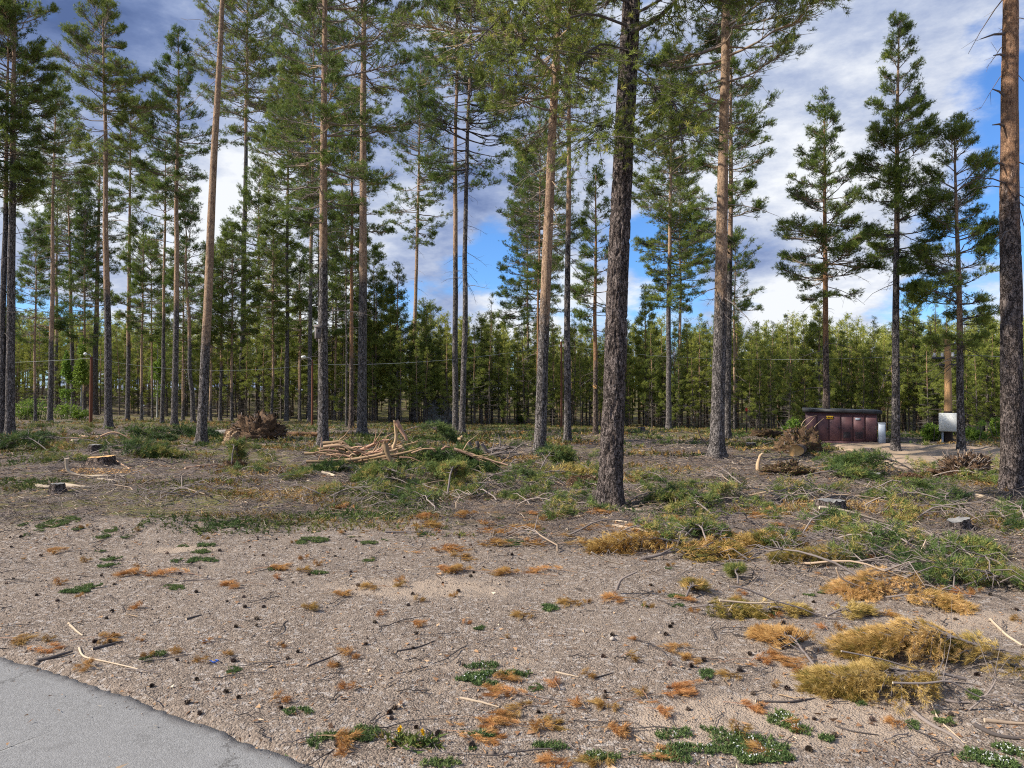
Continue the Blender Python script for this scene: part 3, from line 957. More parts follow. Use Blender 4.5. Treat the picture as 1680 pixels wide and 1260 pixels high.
for i, (bx, by, ux, uy, w, ty, cy, hw, dens, oy, ex, lab) in enumerate(TREES):
    b = px(bx, by, 75)
    D = float(b[1])
    mpp = D / F
    top = pxd(ux, uy, D)
    lean = (top[0] - b[0]) / (top[2] - b[2])
    zof = lambda yy: float(pxd(CX, yy, D)[2] - b[2])
    H, zc, zo = zof(ty), zof(cy), zof(oy)
    R = hw * mpp * 1.22
    r0 = w * mpp * .5 * .93
    near = D < 16
    ln = .062 + .0017 * D if not near else .075
    A = R * (H - zc) * 1.25
    n_t = int(min(34000 if near else 24000, dens * 2.6 * A / (.5 * ln * ln)))
    if near:
        n_t = 30000
    rt = empty('pine_tree', b, lab, 'pine tree', GROUP_P)
    big = w > 20
    V, Q, tint = trunk_mesh(H, r0, lean, 0.0, zo, 100 + i, sides=96 if ex.get('disp') else (32 if big else 16), rings=700 if ex.get('disp') else 70,
                            disp=ex.get('disp', 0), crook=ex.get('crook', .025 if w < 12 else .015), soft=ex.get('soft', 1.2))
    bk = M[ex['bark']] if 'bark' in ex else (M['barkred'] if ex.get('red') and not ex.get('stubs') else M['bark'])
    mk('trunk', V, [Q], bk, rt, {'tint': tint}, smooth=True)
    nb = int((H - zc) / .42 * 6.0)
    WV, WQ, NV, NF, NT = crown_mesh(H, zc, R, n_t, ln, nb, blades=14 if near else 11, cone=ex.get('cone', .42), seed=300 + i, lean=lean, droop=ex.get('droop', .25),
                                    gap=ex.get('gap', .22) * .8, dead=ex.get('dead', 1.0), wd=.085 if near else .125, thick=ex.get('thick', 1.0))
    zt = WV[:, 2]
    mk('branches', WV, [WQ], M['twig'], rt, {'tint': np.clip(.12 + .45 * ss(zo, zo + 3, zt) + .2 * (vn(WV[:, 0] * 3, WV[:, 2] * 3) > .3), 0, 1)}, smooth=True)
    mk('crown', NV, [NF], M['needle'], rt, {'tint': NT})
    TREE_OBJ[i] = (rt, D, lean)
    print('tree', i, 'D %.1f H %.1f R %.1f dia %.2f tufts %d' % (D, H, R, 2 * r0, n_t))

# explicit broken stubs on the right-edge pine
rt, D, lean = TREE_OBJ[38]
stubs = [(1645, 52, 1609, 64), (1645, 90, 1630, 91), (1645, 157, 1628, 146), (1645, 205, 1628, 205), (1645, 270, 1630, 268)]
for (a, b_, c, d_) in stubs:
    p0, p1 = pxd(a + 6, b_ + 3, D), pxd(c, d_, D - .12)
    m1 = p0 * .5 + p1 * .5 + [0, 0, .03]
    V, Q = tubes((np.stack([p0, m1, p1]) - np.array(rt.location))[None], np.array([[.028, .017, .008]]), 6)
    mk('broken_stub', V, [Q], M['twig'], rt, {'tint': np.full(len(V), .2)}, smooth=True)
# big limbs on the nearest pine
rt, D, lean = TREE_OBJ[30]
limbs = [((1030, 55), (1080, 30), (1110, 0), (1150, -60), .045), ((1046, 131), (1085, 145), (1110, 175), (1120, 235), .028), ((1035, 85), (990, 70), (955, 90), (930, 140), .02),
         ((1040, 180), (1010, 190), (985, 210), (960, 240), .012), ((1036, 45), (970, 20), (890, 40), (815, 110), .022), ((1036, 5), (940, -30), (840, 10), (760, 90), .025), ((1040, -40), (960, -60), (880, -30), (850, 40), .02),
         ((1038, 110), (1060, 120), (1075, 150), (1085, 185), .014), ((1038, 25), (1120, -20), (1200, -30), (1290, 10), .022), ((1040, -20), (1150, -60), (1270, -60), (1345, 0), .02)]
PP, RR = [], []
for l in limbs:
    pts = [pxd(*p, D - .1 - .25 * k) for k, p in enumerate(l[:4])]
    pts = np.array(pts) - np.array(rt.location)
    t7 = np.linspace(0, 3, 9)
    PP.append(np.stack([np.interp(t7, range(4), pts[:, k]) for k in range(3)], 1))
    RR.append(l[4] * (1 - .7 * t7 / 3))
for a_, b_ in zip(PP, RR):
    V, Q = tubes(a_[None], b_[None], 8)
    mk('limb', V, [Q], M['twig'], rt, {'tint': np.full(len(V), .14)}, smooth=True)
# drooping needled sprays on the nearest pine
g = rng
SP, C, Dd = [], [], []
for l in limbs:
    pts = np.array([pxd(*p, D - .1 - .25 * k) for k, p in enumerate(l[:4])]) - np.array(rt.location)
    for _ in range(40):
        s = g.uniform(1.1, 3.0)
        p0 = np.array([np.interp(s, range(4), pts[:, k]) for k in range(3)])
        dirv = np.array([g.normal(0, .7), g.normal(0, .7), -.35])
        Lk = g.uniform(.25, .8)
        p1, p2 = p0 + dirv * Lk * .5, p0 + dirv * Lk + [0, 0, -.1]
        SP.append([p0, p1, p2])
        for u_ in np.linspace(.35, 1.05, 5):
            C.append(p0 + (p2 - p0) * u_ + g.normal(0, .03, 3))
            Dd.append(dirv + [0, 0, .3] + g.normal(0, .3, 3))
V, Q = tubes(np.array(SP), np.tile([.007, .005, .003], (len(SP), 1)), 4)
mk('hanging_twigs', V, [Q], M['twig'], rt, {'tint': np.full(len(V), .15)}, smooth=True)
V, Fc, T_ = needles(np.array(C), norm(np.array(Dd)), 24, .085, .10)
mk('hanging_needles', V, [Fc], M['needle'], rt, {'tint': T_})
# orange scar on the small narrow pine
rt, D, lean = TREE_OBJ[29]
mb = MB()
p = pxd(976, 636, D - .08) - np.array(rt.location)
for _ in range(14):
    box(mb, p + g.normal(0, .045, 3) * [1, .2, 1], (.05, .03, .07), a=.7, rz=g.uniform(0, 3))
mb.build('scar', M['cutface'], rt)

# ================================================================== young pine stand at the far edge
def young(seed, H=10.0, R=1.25, zc=3.2, nt_=2300, ln=.13, blades=7, kind='young'):
    rt = empty('young_pine', (0, 0, 0), "young pine in the dense stand that closes off the far side of the clearing", 'young pine', "young pines of the dense stand behind the clearing")
    V, Q, tint = trunk_mesh(H, .075, 0, 0, 4.5, seed, sides=7, rings=16, crook=.05, flare=.2)
    mk('trunk', V, [Q], M['barkfar'], rt, {'tint': tint * .8}, smooth=True)
    WV, WQ, NV, NF, NT = crown_mesh(H, zc, R, nt_, ln, int((H - zc) / .5 * 4.2), blades=blades, cone=1.05, seed=seed, gap=.12, wd=.15, dead=0, droop=.1, nsub=260)
    g = np.random.default_rng(seed + 7)
    m = 70
    zd = g.uniform(.7, zc + 1, m)
    ad = g.uniform(0, 2 * PI, m)
    Ld = g.uniform(.3, 1.0, m)
    p0 = np.stack([0 * zd, 0 * zd, zd], 1)
    p1 = p0 + np.stack([np.cos(ad) * Ld, np.sin(ad) * Ld, g.normal(0, .12, m)], 1)
    TV, TQ = tubes(np.stack([p0, p1], 1), np.tile([.014, .006], (m, 1)), 3)
    mk('branches', np.vstack([WV, TV]), [np.vstack([WQ, TQ + len(WV)])], M['twig'], rt, {'tint': np.full(len(WV) + len(TV), .33)})
    mk('crown', NV, [NF], M['young'], rt, {'tint': NT})
    return rt


protos = [young(900 + k, H=[9.5, 10.5, 9.0, 11.2, 10.0, 8.4, 10.8][k], R=[1.1, 1.25, .95, 1.3, 1.05, 1.0, 1.15][k], zc=[2.0, 2.6, 1.7, 3.0, 2.2, 1.1, 2.6][k]) for k in range(7)]
g = np.random.default_rng(77)


def frontY(t):       # distance of the stand's front along bearing t
    return np.interp(t, [-1.3, -.95, -.6, -.2, 0, .3, .55, .75, 1.0, 1.3], [74, 74, 68, 60, 62, 58, 52, 50, 48, 48])


# stand density: jittered rows behind the front
spots = []
for row in range(17):
    n_row = 74
    for k in range(n_row):
        t = -1.28 + 2.56 * (k + g.uniform(-.45, .45)) / (n_row - 1)
        y = frontY(t) + row * 2.1 + max(0, row - 9) * 1.5 + g.uniform(-1.0, 1.0) + 1.2 * vn(t * 9, row, 3)
        if .66 < t < .80 and row < 1:
            continue
        spots.append((row, t, y))
spots.sort(key=lambda s: s[2] - frontY(s[1]))
used = set()
ncopy = 0
rest = []
for (row, t, y) in spots:
    x = t * .72 * y
    if ncopy < 296:
        k = int(g.integers(0, 7))
        s = g.choice([.62, .8, .92]) * g.uniform(.88, 1.14) * (1 - .10 * (t < -.6)) * np.interp(y, [48, 60, 75], [.88, 1.0, 1.1])
        loc, rot = (x, y, G(x, y) - .05), (g.normal(0, .015), g.normal(0, .015), g.uniform(0, 6.28))
        sca = (s * g.uniform(.85, 1.15),) * 2 + (s,)
        if k not in used:
            p_ = protos[k]
            p_.location, p_.rotation_euler, p_.scale = loc, rot, sca
            used.add(k)
        else:
            dup(protos[k], loc, rot, sca)
        ncopy += 1
    else:
        rest.append((x, y, g.uniform(.68, .98) * np.interp(y, [48, 60, 75], [.9, 1.0, 1.1])))
names = [(-2, 'at the far left, behind the dark edge stems'), (130, 'behind the slender pines at left'), (300, 'behind the leaning bare orange stem'), (420, 'behind the root plate'), (560, 'behind the big brush pile'), (700, 'behind the close pair of pines'),
         (840, 'left of the pale thick pine'), (960, 'right of the pale thick pine'), (1060, 'behind the dense long-crowned pine'), (1170, 'behind the stout brown-orange pine'), (1290, 'behind the root mound'), (1400, 'behind the plum kiosk'), (1520, 'right of the kiosk'), (1600, 'by the pole with the white box'), (9999, 'at the far right edge')]
for o in list(sc.objects):
    if o.name.startswith('young_pine') and o.parent is None:
        u = 840 + F * o.location.x / o.location.y
        w_ = [n_ for (lim, n_) in names if u >= lim or lim == -2]
        j = max(k for k, (lim, _) in enumerate(names[:-1]) if u >= lim or k == 0)
        dep = o.location.y - frontY((u - 840) / 840)
        o['label'] = ('young pine, front row of wood, ' if dep < 1.6 else 'young pine, second row of wood, ' if dep < 3.8 else 'young pine deeper in wood, ') + names[j + (1 if 0 else 0)][1]
# the rest of the wood as one mass
mbn, mbt = MB(), MB()
lib = []
for k in range(3):
    WV, WQ, NV, NF, NT = crown_mesh(10, 3.2, 1.25, 480, .24, 50, blades=6, cone=1.05, seed=950 + k, gap=.1, wd=.19, dead=0, nsub=90)
    lib.append((NV, NF, NT))
for j, (x, y, s) in enumerate(rest):
    NV, NF, NT = lib[j % 3]
    a = g.uniform(0, 6.28)
    ca, sa = math.cos(a), math.sin(a)
    V = np.stack([NV[:, 0] * ca - NV[:, 1] * sa, NV[:, 0] * sa + NV[:, 1] * ca, NV[:, 2]], 1) * s + [x, y, G(x, y)]
    mbn.add(V, f3=NF, a=NT)
    z0 = G(x, y)
    V, Q = tubes(np.array([[[x, y, z0 - .2], [x + g.normal(0, .1), y, z0 + 5 * s], [x, y, z0 + 9.5 * s]]]), np.array([[.08, .06, .015]]), 5)
    mbt.add(V, f4=Q, a=.5)
# one object, two materials
V = np.concatenate([np.concatenate(mbn.v), np.concatenate(mbt.v)])
f3 = np.concatenate(mbn.f3)
f4 = np.concatenate(mbt.f4) + mbn.n
tag(mk('pine_wood', V, [f3, f4], None, attrs={'tint': np.concatenate(mbn.a + mbt.a)}, mats=[M['young'], M['barkfar']], fmat=np.concatenate([np.zeros(len(f3)), np.ones(len(f4))])),
    "deep mass of young pines filling the wood behind the front rows", 'pine wood', kind='stuff')

# taller background trees poking out of the stand
BACK = [(617, 692, 445, 20, .55, "pointed dark conifer rising above the young stand, left of the highest one"),
        (652, 692, 432, 24, .55, "highest pointed conifer above the young stand, left of centre"),
        (700, 692, 505, 18, .6, "small pointed conifer above the stand, left of the close pair of pines"),
        (590, 692, 470, 22, .5, "dark conifer above the stand just behind the tall grey pine"),
        (640, 692, 480, 22, .5, "dark conifer filling the gap beside the highest pointed conifer"),
        (545, 692, 440, 26, .45, "wide conifer in the stand just right of the nest-box pine"),
        (490, 692, 470, 26, .45, "wide conifer in the stand left of the nest-box pine"),
        (445, 690, 430, 24, .45, "conifer in the stand behind the root plate"),
        (790, 692, 520, 18, .6, "pointed young pine rising right of the close pair of pines"),
        (1060, 698, 470, 20, .5, "young pine rising just right of the nearest thick pine"),
        (1345, 705, 500, 26, .45, "leafy-topped pine above the plum kiosk"),
        (1500, 705, 480, 26, .45, "pine crown just right of the tall symmetrical pine"),
        (1620, 708, 520, 26, .45, "pine in the stand left of the right-edge pine")]
for k, (u, v, ty, hw, cone, lab) in enumerate(BACK):
    Y = float(frontY((u - 840) / 840)) + 2.5
    b = pxd(u, v, Y)
    b[2] = G(b[0], b[1])
    H = (pxd(u, ty, Y)[2] - b[2])
    R = hw * Y / F * 1.1
    rt = empty('conifer', b, lab, 'conifer', "taller conifers rising out of the young stand")
    V, Q, tint = trunk_mesh(H, .12, 0, 0, 6, 40 + k, sides=8, rings=20)
    mk('trunk', V, [Q], M['barkfar'], rt, {'tint': tint}, smooth=True)
    WV, WQ, NV, NF, NT = crown_mesh(H, H * .22, R, 3600, .19, int(H / .5 * 5), blades=7, cone=max(cone, .6) + .1, seed=1200 + k, gap=.08, wd=.17, dead=0, droop=.8, nsub=500)
    mk('branches', WV, [WQ], M['twig'], rt, {'tint': np.full(len(WV), .2)})
    mk('crown', NV, [NF], M['young'], rt, {'tint': NT})

# birches with fresh leaves
for k, (u, ty, hw, lab) in enumerate([(258, 535, 17, "pale green birch in the stand behind the slender pines at left"), (133, 552, 15, "bright green birch top between two stems near the left edge"),
                                      (108, 575, 12, "smaller light green birch near the left edge of the wood")]):
    Y = 66.0
    b = pxd(u, 680, Y)
    b[2] = G(b[0], b[1])
    H = pxd(u, ty, Y)[2] - b[2]
    R = hw * Y / F
    rt = empty('birch_tree', b, lab, 'birch tree', "fresh green birches at the left of the wood")
    V, Q, tint = trunk_mesh(H, .08, 0, 0, 50, 60 + k, sides=7, rings=16)
    mk('trunk', V, [Q], M['stone'], rt, {'tint': tint}, smooth=True)
    gg = np.random.default_rng(k + 5)
    n = 2600
    c = rv(n) * (gg.random(n) ** .6)[:, None] * [R, R, H * .42] + [0, 0, H * .60]
    c[:, :2] *= (1.35 - c[:, 2:3] / H)
    cl = vn(c[:, 0] * 2.2, c[:, 2] * 2.2, k) > -.1
    c = c[cl]
    V, Fc, T_ = needles(c, rv(len(c)), 4, .13, .75, tint=gg.random(len(c)))
    mk('crown', V, [Fc], M['birch'], rt, {'tint': T_})
# ================================================================== stumps, logs, root plates
g = np.random.default_rng(2024)


def ppm(p):
    return float(p[1]) / F


def stump(u, v, wpx, hpx, lab, fresh=False, tilt=0.0, seed=0, roots=4):
    b = px(u, v)
    s = ppm(b)
    r, h = wpx * s / 2, hpx * s
    rt = empty('tree_stump', b, lab, 'stump', "stumps on the cleared ground")
    gg = np.random.default_rng(seed)
    n, k = 28, 9
    th = np.linspace(0, 2 * PI, n, endpoint=False)
    zs = np.linspace(-.12, h, k)
    prof = r * (1 + .45 * np.exp(-np.maximum(zs, 0) / (h * .35 + .01)))
    lob = 1 + .07 * np.sin(th * 3 + seed) + .05 * vn(th * 2.3, th * 0 + seed, 2)
    V = []
    for i, z in enumerate(zs):
        lb = 1 + (lob - 1) * (1 + 2.2 * np.exp(-max(z, 0) / (h * .4 + .01)))
        rr_ = prof[i] * lb * (1 + .05 * gg.normal(size=n))
        zz_ = z + (tilt * rr_ * np.cos(th) + (gg.normal(0, .006, n) if i == k - 1 else 0)) * (i == k - 1)
        V.append(np.stack([rr_ * np.cos(th), rr_ * np.sin(th), zz_ + 0 * th], 1))
    V = np.concatenate(V)
    ii = np.arange(n * k).reshape(k, n)
    Q = np.stack([ii[:-1], np.roll(ii[:-1], -1, 1), np.roll(ii[1:], -1, 1), ii[1:]], -1).reshape(-1, 4)
    mk('bark', V, [Q], M['barkbig'] if not fresh else M['barkred'], rt, {'tint': np.zeros(len(V))}, smooth=False)
    ring = V[(k - 1) * n:]
    inner = ring * [.97, .97, 1] + [0, 0, .004]
    mid = ring * [.5, .5, 1] + [0, 0, .006]
    VV = np.vstack([inner, mid, [[0, 0, inner[:, 2].mean() + .008]]])
    i0 = np.arange(n)
    Q = np.stack([i0, np.roll(i0, -1), np.roll(i0, -1) + n, i0 + n], 1)
    T3 = np.stack([i0 + n, np.roll(i0, -1) + n, np.full(n, 2 * n)], 1)
    mk('cut_face', VV, [Q, T3], M['cutface'] if fresh else M['greycut'], rt)
    return rt


stump(1363, 838, 40, 17, "grey weathered stump in the green slash, right of the nearest dark pine", seed=1)
stump(1572, 868, 30, 15, "small tilted grey stump low in the slash at the right", seed=2, tilt=.2)
stump(1425, 786, 34, 9, "flat pale-topped stump in front of the dark green bough heap", seed=3)
stump(167, 765, 38, 15, "fresh orange-topped stump at left with sawdust around it", fresh=True, seed=4, tilt=.06)
stump(94, 808, 19, 14, "small dark stump at left with a pale log lying behind it", seed=5)
stump(156, 741, 20, 11, "dark burnt-looking stump just behind the fresh orange-topped one", seed=6)
stump(1052, 707, 11, 6, "far small grey stump right of the nearest dark pine", seed=7)
stump(1231, 733, 17, 6, "low grey stump between the stout brown-orange pine and the root mound", seed=8)
stump(1425, 742, 15, 6, "dark round stump in front of the kiosk", seed=9)

# sawdust round the fresh stump
b = px(170, 772)
mb = MB()
n = 1400
a = g.uniform(0, 2 * PI, n)
r = np.sqrt(g.random(n)) * .62
P = np.stack([b[0] + r * np.cos(a) * 1.35, b[1] + r * np.sin(a) * .8 - .15, 0 * a], 1)
P[:, 2] = terr(P[:, 0], P[:, 1]) + .02 * (1 - (r / .62) ** 2) + .008
e = g.normal(0, .017, (n, 3, 3)) * [1, 1, .3]
V = (P[:, None] + e).reshape(-1, 3)
V[:, 2] = np.maximum(V[:, 2], terr(V[:, 0], V[:, 1]) + .006)
tag(mk('sawdust', V, [np.arange(n * 3).reshape(-1, 3)], M['sawd'] if 'sawd' in M else M['cutface']), "orange sawdust strewn in front of the fresh stump at left", 'sawdust', kind='stuff')


def curve_pts(pts, n=9):
    pts = np.asarray(pts, float)
    k = len(pts)
    t = np.linspace(0, k - 1, n)
    out = np.stack([np.interp(t, range(k), pts[:, i]) for i in range(3)], 1)
    if k > 2:
        for _ in range(2):
            o2 = out.copy()
            o2[1:-1] = (out[:-2] + 2 * out[1:-1] + out[2:]) / 4
            out = o2
    return out


def branch_px(name, pix, Y, rad, mat, lab, cat, group=None, tint=.55, hover=True, sides=9, twigs=0, taper=.5, cap=.95):
    """pix: list of (u,v) or (u,v,Yoffset); lies between those points at distance Y"""
    P = []
    lifted = any(w_ in lab for w_ in ('upright', 'arch', 'hook', 'over ', 'bowed', 'rising', 'bare curved', 'standing'))
    flat = name in ('stick', 'lying_branch') and not lifted
    if name == 'stick' and lifted:
        Y = float(px(pix[0][0], np.mean([q_[1] for q_ in pix]))[1]) * .93
    for q_ in pix:
        dy = q_[2] if len(q_) > 2 else 0
        p = px(q_[0], q_[1] + 2) if flat else pxd(q_[0], q_[1], Y + dy)
        p[2] = max(p[2], G(p[0], p[1]) + rad * .6)
        P.append(p)
    P = curve_pts(P, 11)
    P += np.cumsum(g.normal(0, rad * .12, P.shape), 0) * [1, 1, .5]
    o0 = P[0].copy()
    mb = MB()
    R = rad * np.linspace(1, taper, len(P)) * (1 + .06 * g.normal(size=len(P)))
    capped_tube(mb, P - o0, R, sides, a=tint, acap=cap)
    o = mb.build(name, mat, None, smooth=True, loc=o0) if not twigs else None
    if twigs:
        o = empty(name, o0, lab, cat, group)
        mb.build('stem', mat, o, smooth=True)
        S = []
        for _ in range(twigs):
            i = int(g.integers(2, len(P) - 1))
            d = norm(P[i] - P[i - 1]) + g.normal(0, .6, 3) + [0, 0, .3]
            L = g.uniform(.15, .5)
            a0 = P[i] - o0
            a1 = a0 + norm(d) * L * .5
            a2 = a0 + norm(d) * L + g.normal(0, .04, 3)
            S.append([a0, a1, a2])
        V, Q = tubes(np.array(S), np.tile([rad * .4, rad * .25, rad * .1], (twigs, 1)), 4)
        mk('side_twigs', V, [Q], mat, o, {'tint': np.full(len(V), tint)})
        return o
    return tag(o, lab, cat, group)


# the big brush pile, mid-photo left: orange-barked branches and needled tops
GB = "orange-barked branches in the big brush pile"
pile = [([(530, 727), (560, 724), (572, 733)], 15.6, .055, "short thick branch end poking left out of the brush pile, upper of two"),
        ([(531, 734), (560, 729), (590, 740), (625, 752)], 15.3, .06, "thick branch whose cut end meets the nest-box pine's foot"),
        ([(549, 757), (590, 753), (640, 742), (660, 733)], 14.8, .055, "long branch along the front of the brush pile"),
        ([(560, 762), (610, 752), (655, 745), (690, 735)], 14.9, .05, "branch lying just below the long front branch of the brush pile"),
        ([(570, 748), (600, 735), (625, 724), (637, 722)], 15.4, .055, "branch slanting up to the right over the back of the brush pile"),
        ([(575, 735), (605, 744), (640, 750), (662, 748)], 15.6, .045, "thin branch crossing the middle of the brush pile"),
        ([(590, 758), (620, 738), (640, 728)], 15.2, .04, "short branch leaning up inside the brush pile"),
        ([(632, 728), (636, 748), (648, 764), (668, 779)], 14.3, .07, "pale crooked branch running down the front of the brush pile to the ground"),
        ([(645, 738), (652, 718), (651, 702), (650, 690)], 15.0, .05, "upright branch at the peak of the brush pile"),
        ([(650, 691), (660, 705), (672, 722)], 14.9, .075, "thick dark-sided branch leaning down right from the pile's peak"),
        ([(600, 744), (640, 735), (675, 729)], 15.8, .045, "branch end behind the peak of the brush pile"),
        ([(555, 742), (585, 747), (618, 742), (650, 730)], 15.7, .04, "slim bowed branch in the heart of the brush pile"),
        ([(500, 744), (530, 743), (556, 750)], 15.0, .04, "thin branch trailing left from the brush pile"),
        ([(503, 757), (535, 757), (565, 753)], 14.6, .045, "branch lying flat at the pile's left foot"),
        ([(745, 737), (780, 748), (833, 764)], 14.9, .045, "long slim branch sloping down right off the brush pile"),
        ([(750, 738), (775, 748), (792, 760)], 14.6, .035, "shorter slim branch sloping right off the brush pile"),
        ([(706, 779), (722, 772)], 13.9, .055, "short log piece on the ground below the brush pile"),
        ([(752, 722), (760, 716)], 16.2, .07, "short cut log end behind the right of the brush pile")]
for pix, Y, rad, lab in pile:
    branch_px('cut_branch', pix, Y, rad * .8, M['peeled'], lab, 'branch', GB, tint=g.uniform(.25, .75), twigs=0 if rad > .065 or len(pix) < 3 or 'upright' in lab else 6)
for _ in range(44):
    u = g.uniform(535, 740)
    v = g.uniform(735, 768)
    du, dv = g.uniform(-45, 45), g.uniform(-14, 14)
    branch_px('cut_branch', [(u, v), (u + du * .5, v + dv * .5 - 4), (u + du, v + dv)], 15.2 + g.uniform(-.7, .9), g.uniform(.014, .034), M['peeled'],
              "slender branch criss-crossed within the big brush pile", 'branch', GB, tint=g.uniform(.2, .8), sides=6)
# grey dead branches right of it
for k, (pix, Y, rad, lab) in enumerate([([(770, 725), (775, 738), (790, 745), (800, 752)], 16.5, .05, "steep grey dead branch right of the brush pile"),
                                        ([(800, 741), (825, 735), (850, 737)], 16.8, .05, "grey branch lying level right of the brush pile"),
                                        ([(785, 752), (820, 742), (849, 741)], 16.3, .04, "grey branch crossing under the level one"),
                                        ([(782, 724), (786, 745)], 16.6, .05, "short dark upright snag right of the brush pile"),
                                        ([(790, 728), (800, 742), (830, 752)], 16.4, .045, "dark snag leaning right of the brush pile")]):
    branch_px('dead_branch', pix, Y, rad, M['twig'], lab, 'branch', "grey dead branches right of the brush pile", tint=.25 + .1 * (k % 3), twigs=5)
for _ in range(22):
    u, v = g.uniform(755, 850), g.uniform(735, 755)
    du, dv = g.uniform(-30, 30), g.uniform(-9, 9)
    branch_px('dead_branch', [(u, v), (u + du * .5, v + dv * .5 - 2), (u + du, v + dv)], 16.4 + g.uniform(-.5, .5), g.uniform(.012, .025), M['twig'],
              "thin grey branch tangled right of the brush pile", 'branch', "grey dead branches right of the brush pile", tint=g.uniform(.1, .5), sides=5)

# left: split logs in the green slash, long pale stick etc.
GL = "logs and sticks lying in the slash at left"
for pix, Y, rad, lab in [([(80, 728), (105, 724), (135, 721)], 20, .06, "long slim log leading left into the split wood at left"),
                         ([(103, 722), (150, 717), (165, 716)], 20.3, .09, "thick split log, top one in the green slash at left"),
                         ([(118, 724), (140, 722)], 19.6, .09, "short split log showing its pale face, at left"),
                         ([(121, 713), (145, 716), (170, 718)], 21, .05, "thin log lying behind the split logs at left"),
                         ([(165, 716), (185, 707), (205, 714), (215, 722)], 20.5, .035, "bowed thin branch arching right from the split logs"),
                         ([(210, 722), (235, 727), (262, 733)], 20, .03, "thin pale branch sloping through the green slash at left"),
                         ([(110, 752, 0), (109, 768, 0), (118, 778), (140, 782), (170, 784), (207, 781)], 13.7, .045, "hooked bleached branch rising in front of the fresh stump"),
                         ([(60, 797), (80, 799), (105, 798)], 12.6, .045, "end of the pale log left of the small dark stump"),
                         ([(105, 798), (135, 800), (162, 801)], 12.5, .065, "pale debarked log right of the small dark stump"),
                         ([(160, 786), (180, 787), (210, 790)], 13.2, .035, "flat brown stick below the hooked bleached branch"),
                         ([(186, 754), (213, 768)], 14.2, .035, "thin root running right from the fresh stump"),
                         ([(270, 726), (290, 724), (300, 720)], 18, .03, "grey stick left of the leaning bare pine's foot"),
                         ([(260, 737), (300, 731)], 17.4, .03, "brown stick lying before the leaning bare pine"),
                         ([(303, 768), (330, 764), (357, 761)], 14.7, .035, "straight reddish stick on the twig litter left of the brush pile"),
                         ([(383, 779), (400, 774), (418, 770)], 13.9, .05, "short bent log among dark scraps left of the brush pile"),
                         ([(528, 776), (540, 778), (549, 781)], 13.4, .06, "short pale log piece at the front left of the brush pile"),
                         ([(395, 858, 0), (412, 848, 0), (428, 838)], 9.8, .010, "thin tan twig at the gravel's edge left of centre")]:
    branch_px('lying_branch', pix, Y, rad * .8, M['peeled'] if 'pale' not in lab and 'bleached' not in lab else M['twig'], lab, 'branch', GL, tint=.92 if ('pale' in lab or 'bleached' in lab) else g.uniform(.5, .8))

# fallen trunks by the root plate
D = float(px(400, 716)[1])
branch_px('fallen_log', [(332, 711, 1), (360, 710, .6), (382, 711, .2)], D, .13, M['greywood'], "fat grey fallen log reaching left behind the root plate", 'log', taper=.95, sides=14)
branch_px('fallen_log', [(463, 713), (490, 713), (522, 714)], D + .6, .10, M['barkred'], "reddish fallen log lying right of the root plate", 'log', taper=.8, sides=14, tint=.6)


def lump(name, u, v, wpx, hpx, mat, lab, cat, seed=1, depth=.6, rough=.3, roots=60, rootmat='twig', tint=(.2, .75), fan=1.0, part='soil_mass', mossy=False):
    b = px(u, v)
    s = ppm(b)
    w, h = wpx * s / 2, hpx * s
    rt = empty(name, b, lab, cat)
    gg = np.random.default_rng(seed)
    n, k = 56, 22
    th = np.linspace(0, 2 * PI, n, endpoint=False)
    ph = np.linspace(-.12, PI / 2, k)
    V = []
    for p in ph:
        cx_, sz_ = math.cos(p) ** .8 if p > 0 else 1, math.sin(p)
        d = 1 + rough * 1.5 * fbm(th * 1.3 + seed, th * 0 + p * 2.2, 4, seed) * (1 + .6 * np.sin(p)) + rough * .35 * gg.normal(size=n)
        d = d + rough * .8 * (np.cos(th * 1.0 + seed) * .5)
        V.append(np.stack([w * cx_ * np.cos(th) * d, w * depth * cx_ * np.sin(th) * d, h * sz_ * d], 1))
    V = np.concatenate(V)
    ii = np.arange(n * k).reshape(k, n)
    Q = np.stack([ii[:-1], np.roll(ii[:-1], -1, 1), np.roll(ii[1:], -1, 1), ii[1:]], -1).reshape(-1, 4)
    mk(part, V, [Q], mat, rt, smooth=True, attrs={'tint': gg.random(len(V))})
    surf = V[gg.integers(n * 2, len(V), roots)]
    out = norm(surf * [1 / w, 1 / w, .6 / h] + gg.normal(0, .35, (roots, 3)))
    L = gg.uniform(.06, .32, roots) * h * fan
    S0 = surf - out * .03
    S1 = surf + out * L[:, None] * .5 + gg.normal(0, .03, (roots, 3)) * h
    S2 = surf + out * L[:, None] + gg.normal(0, .06, (roots, 3)) * h
    V2, Q2 = tubes(np.stack([S0, S1, S2], 1), np.stack([.02 * h * gg.uniform(.4, 1.4, roots), .014 * h * np.ones(roots), .005 * h * np.ones(roots)], 1) + .003, 4)
    mk('roots' if not mossy else 'twigs', V2, [Q2], M[rootmat], rt, {'tint': np.repeat(gg.uniform(*tint, roots), 12)})
    m = 2600
    c = V[gg.integers(n, len(V), m)] * gg.uniform(.96, 1.06, (m, 1))
    dd = norm(c * [1, 1, 1.2] + gg.normal(0, .25, (m, 3)) * w)
    V3, F3, T3 = needles(c, dd, 3, .045 * max(h, .5), .30, spread=1.2, tint=gg.random(m))
    mk('litter_cover', V3, [F3], M['olive'] if mossy else M['chip'], rt, {'tint': T3 * (1 if mossy else .35)})
    return rt


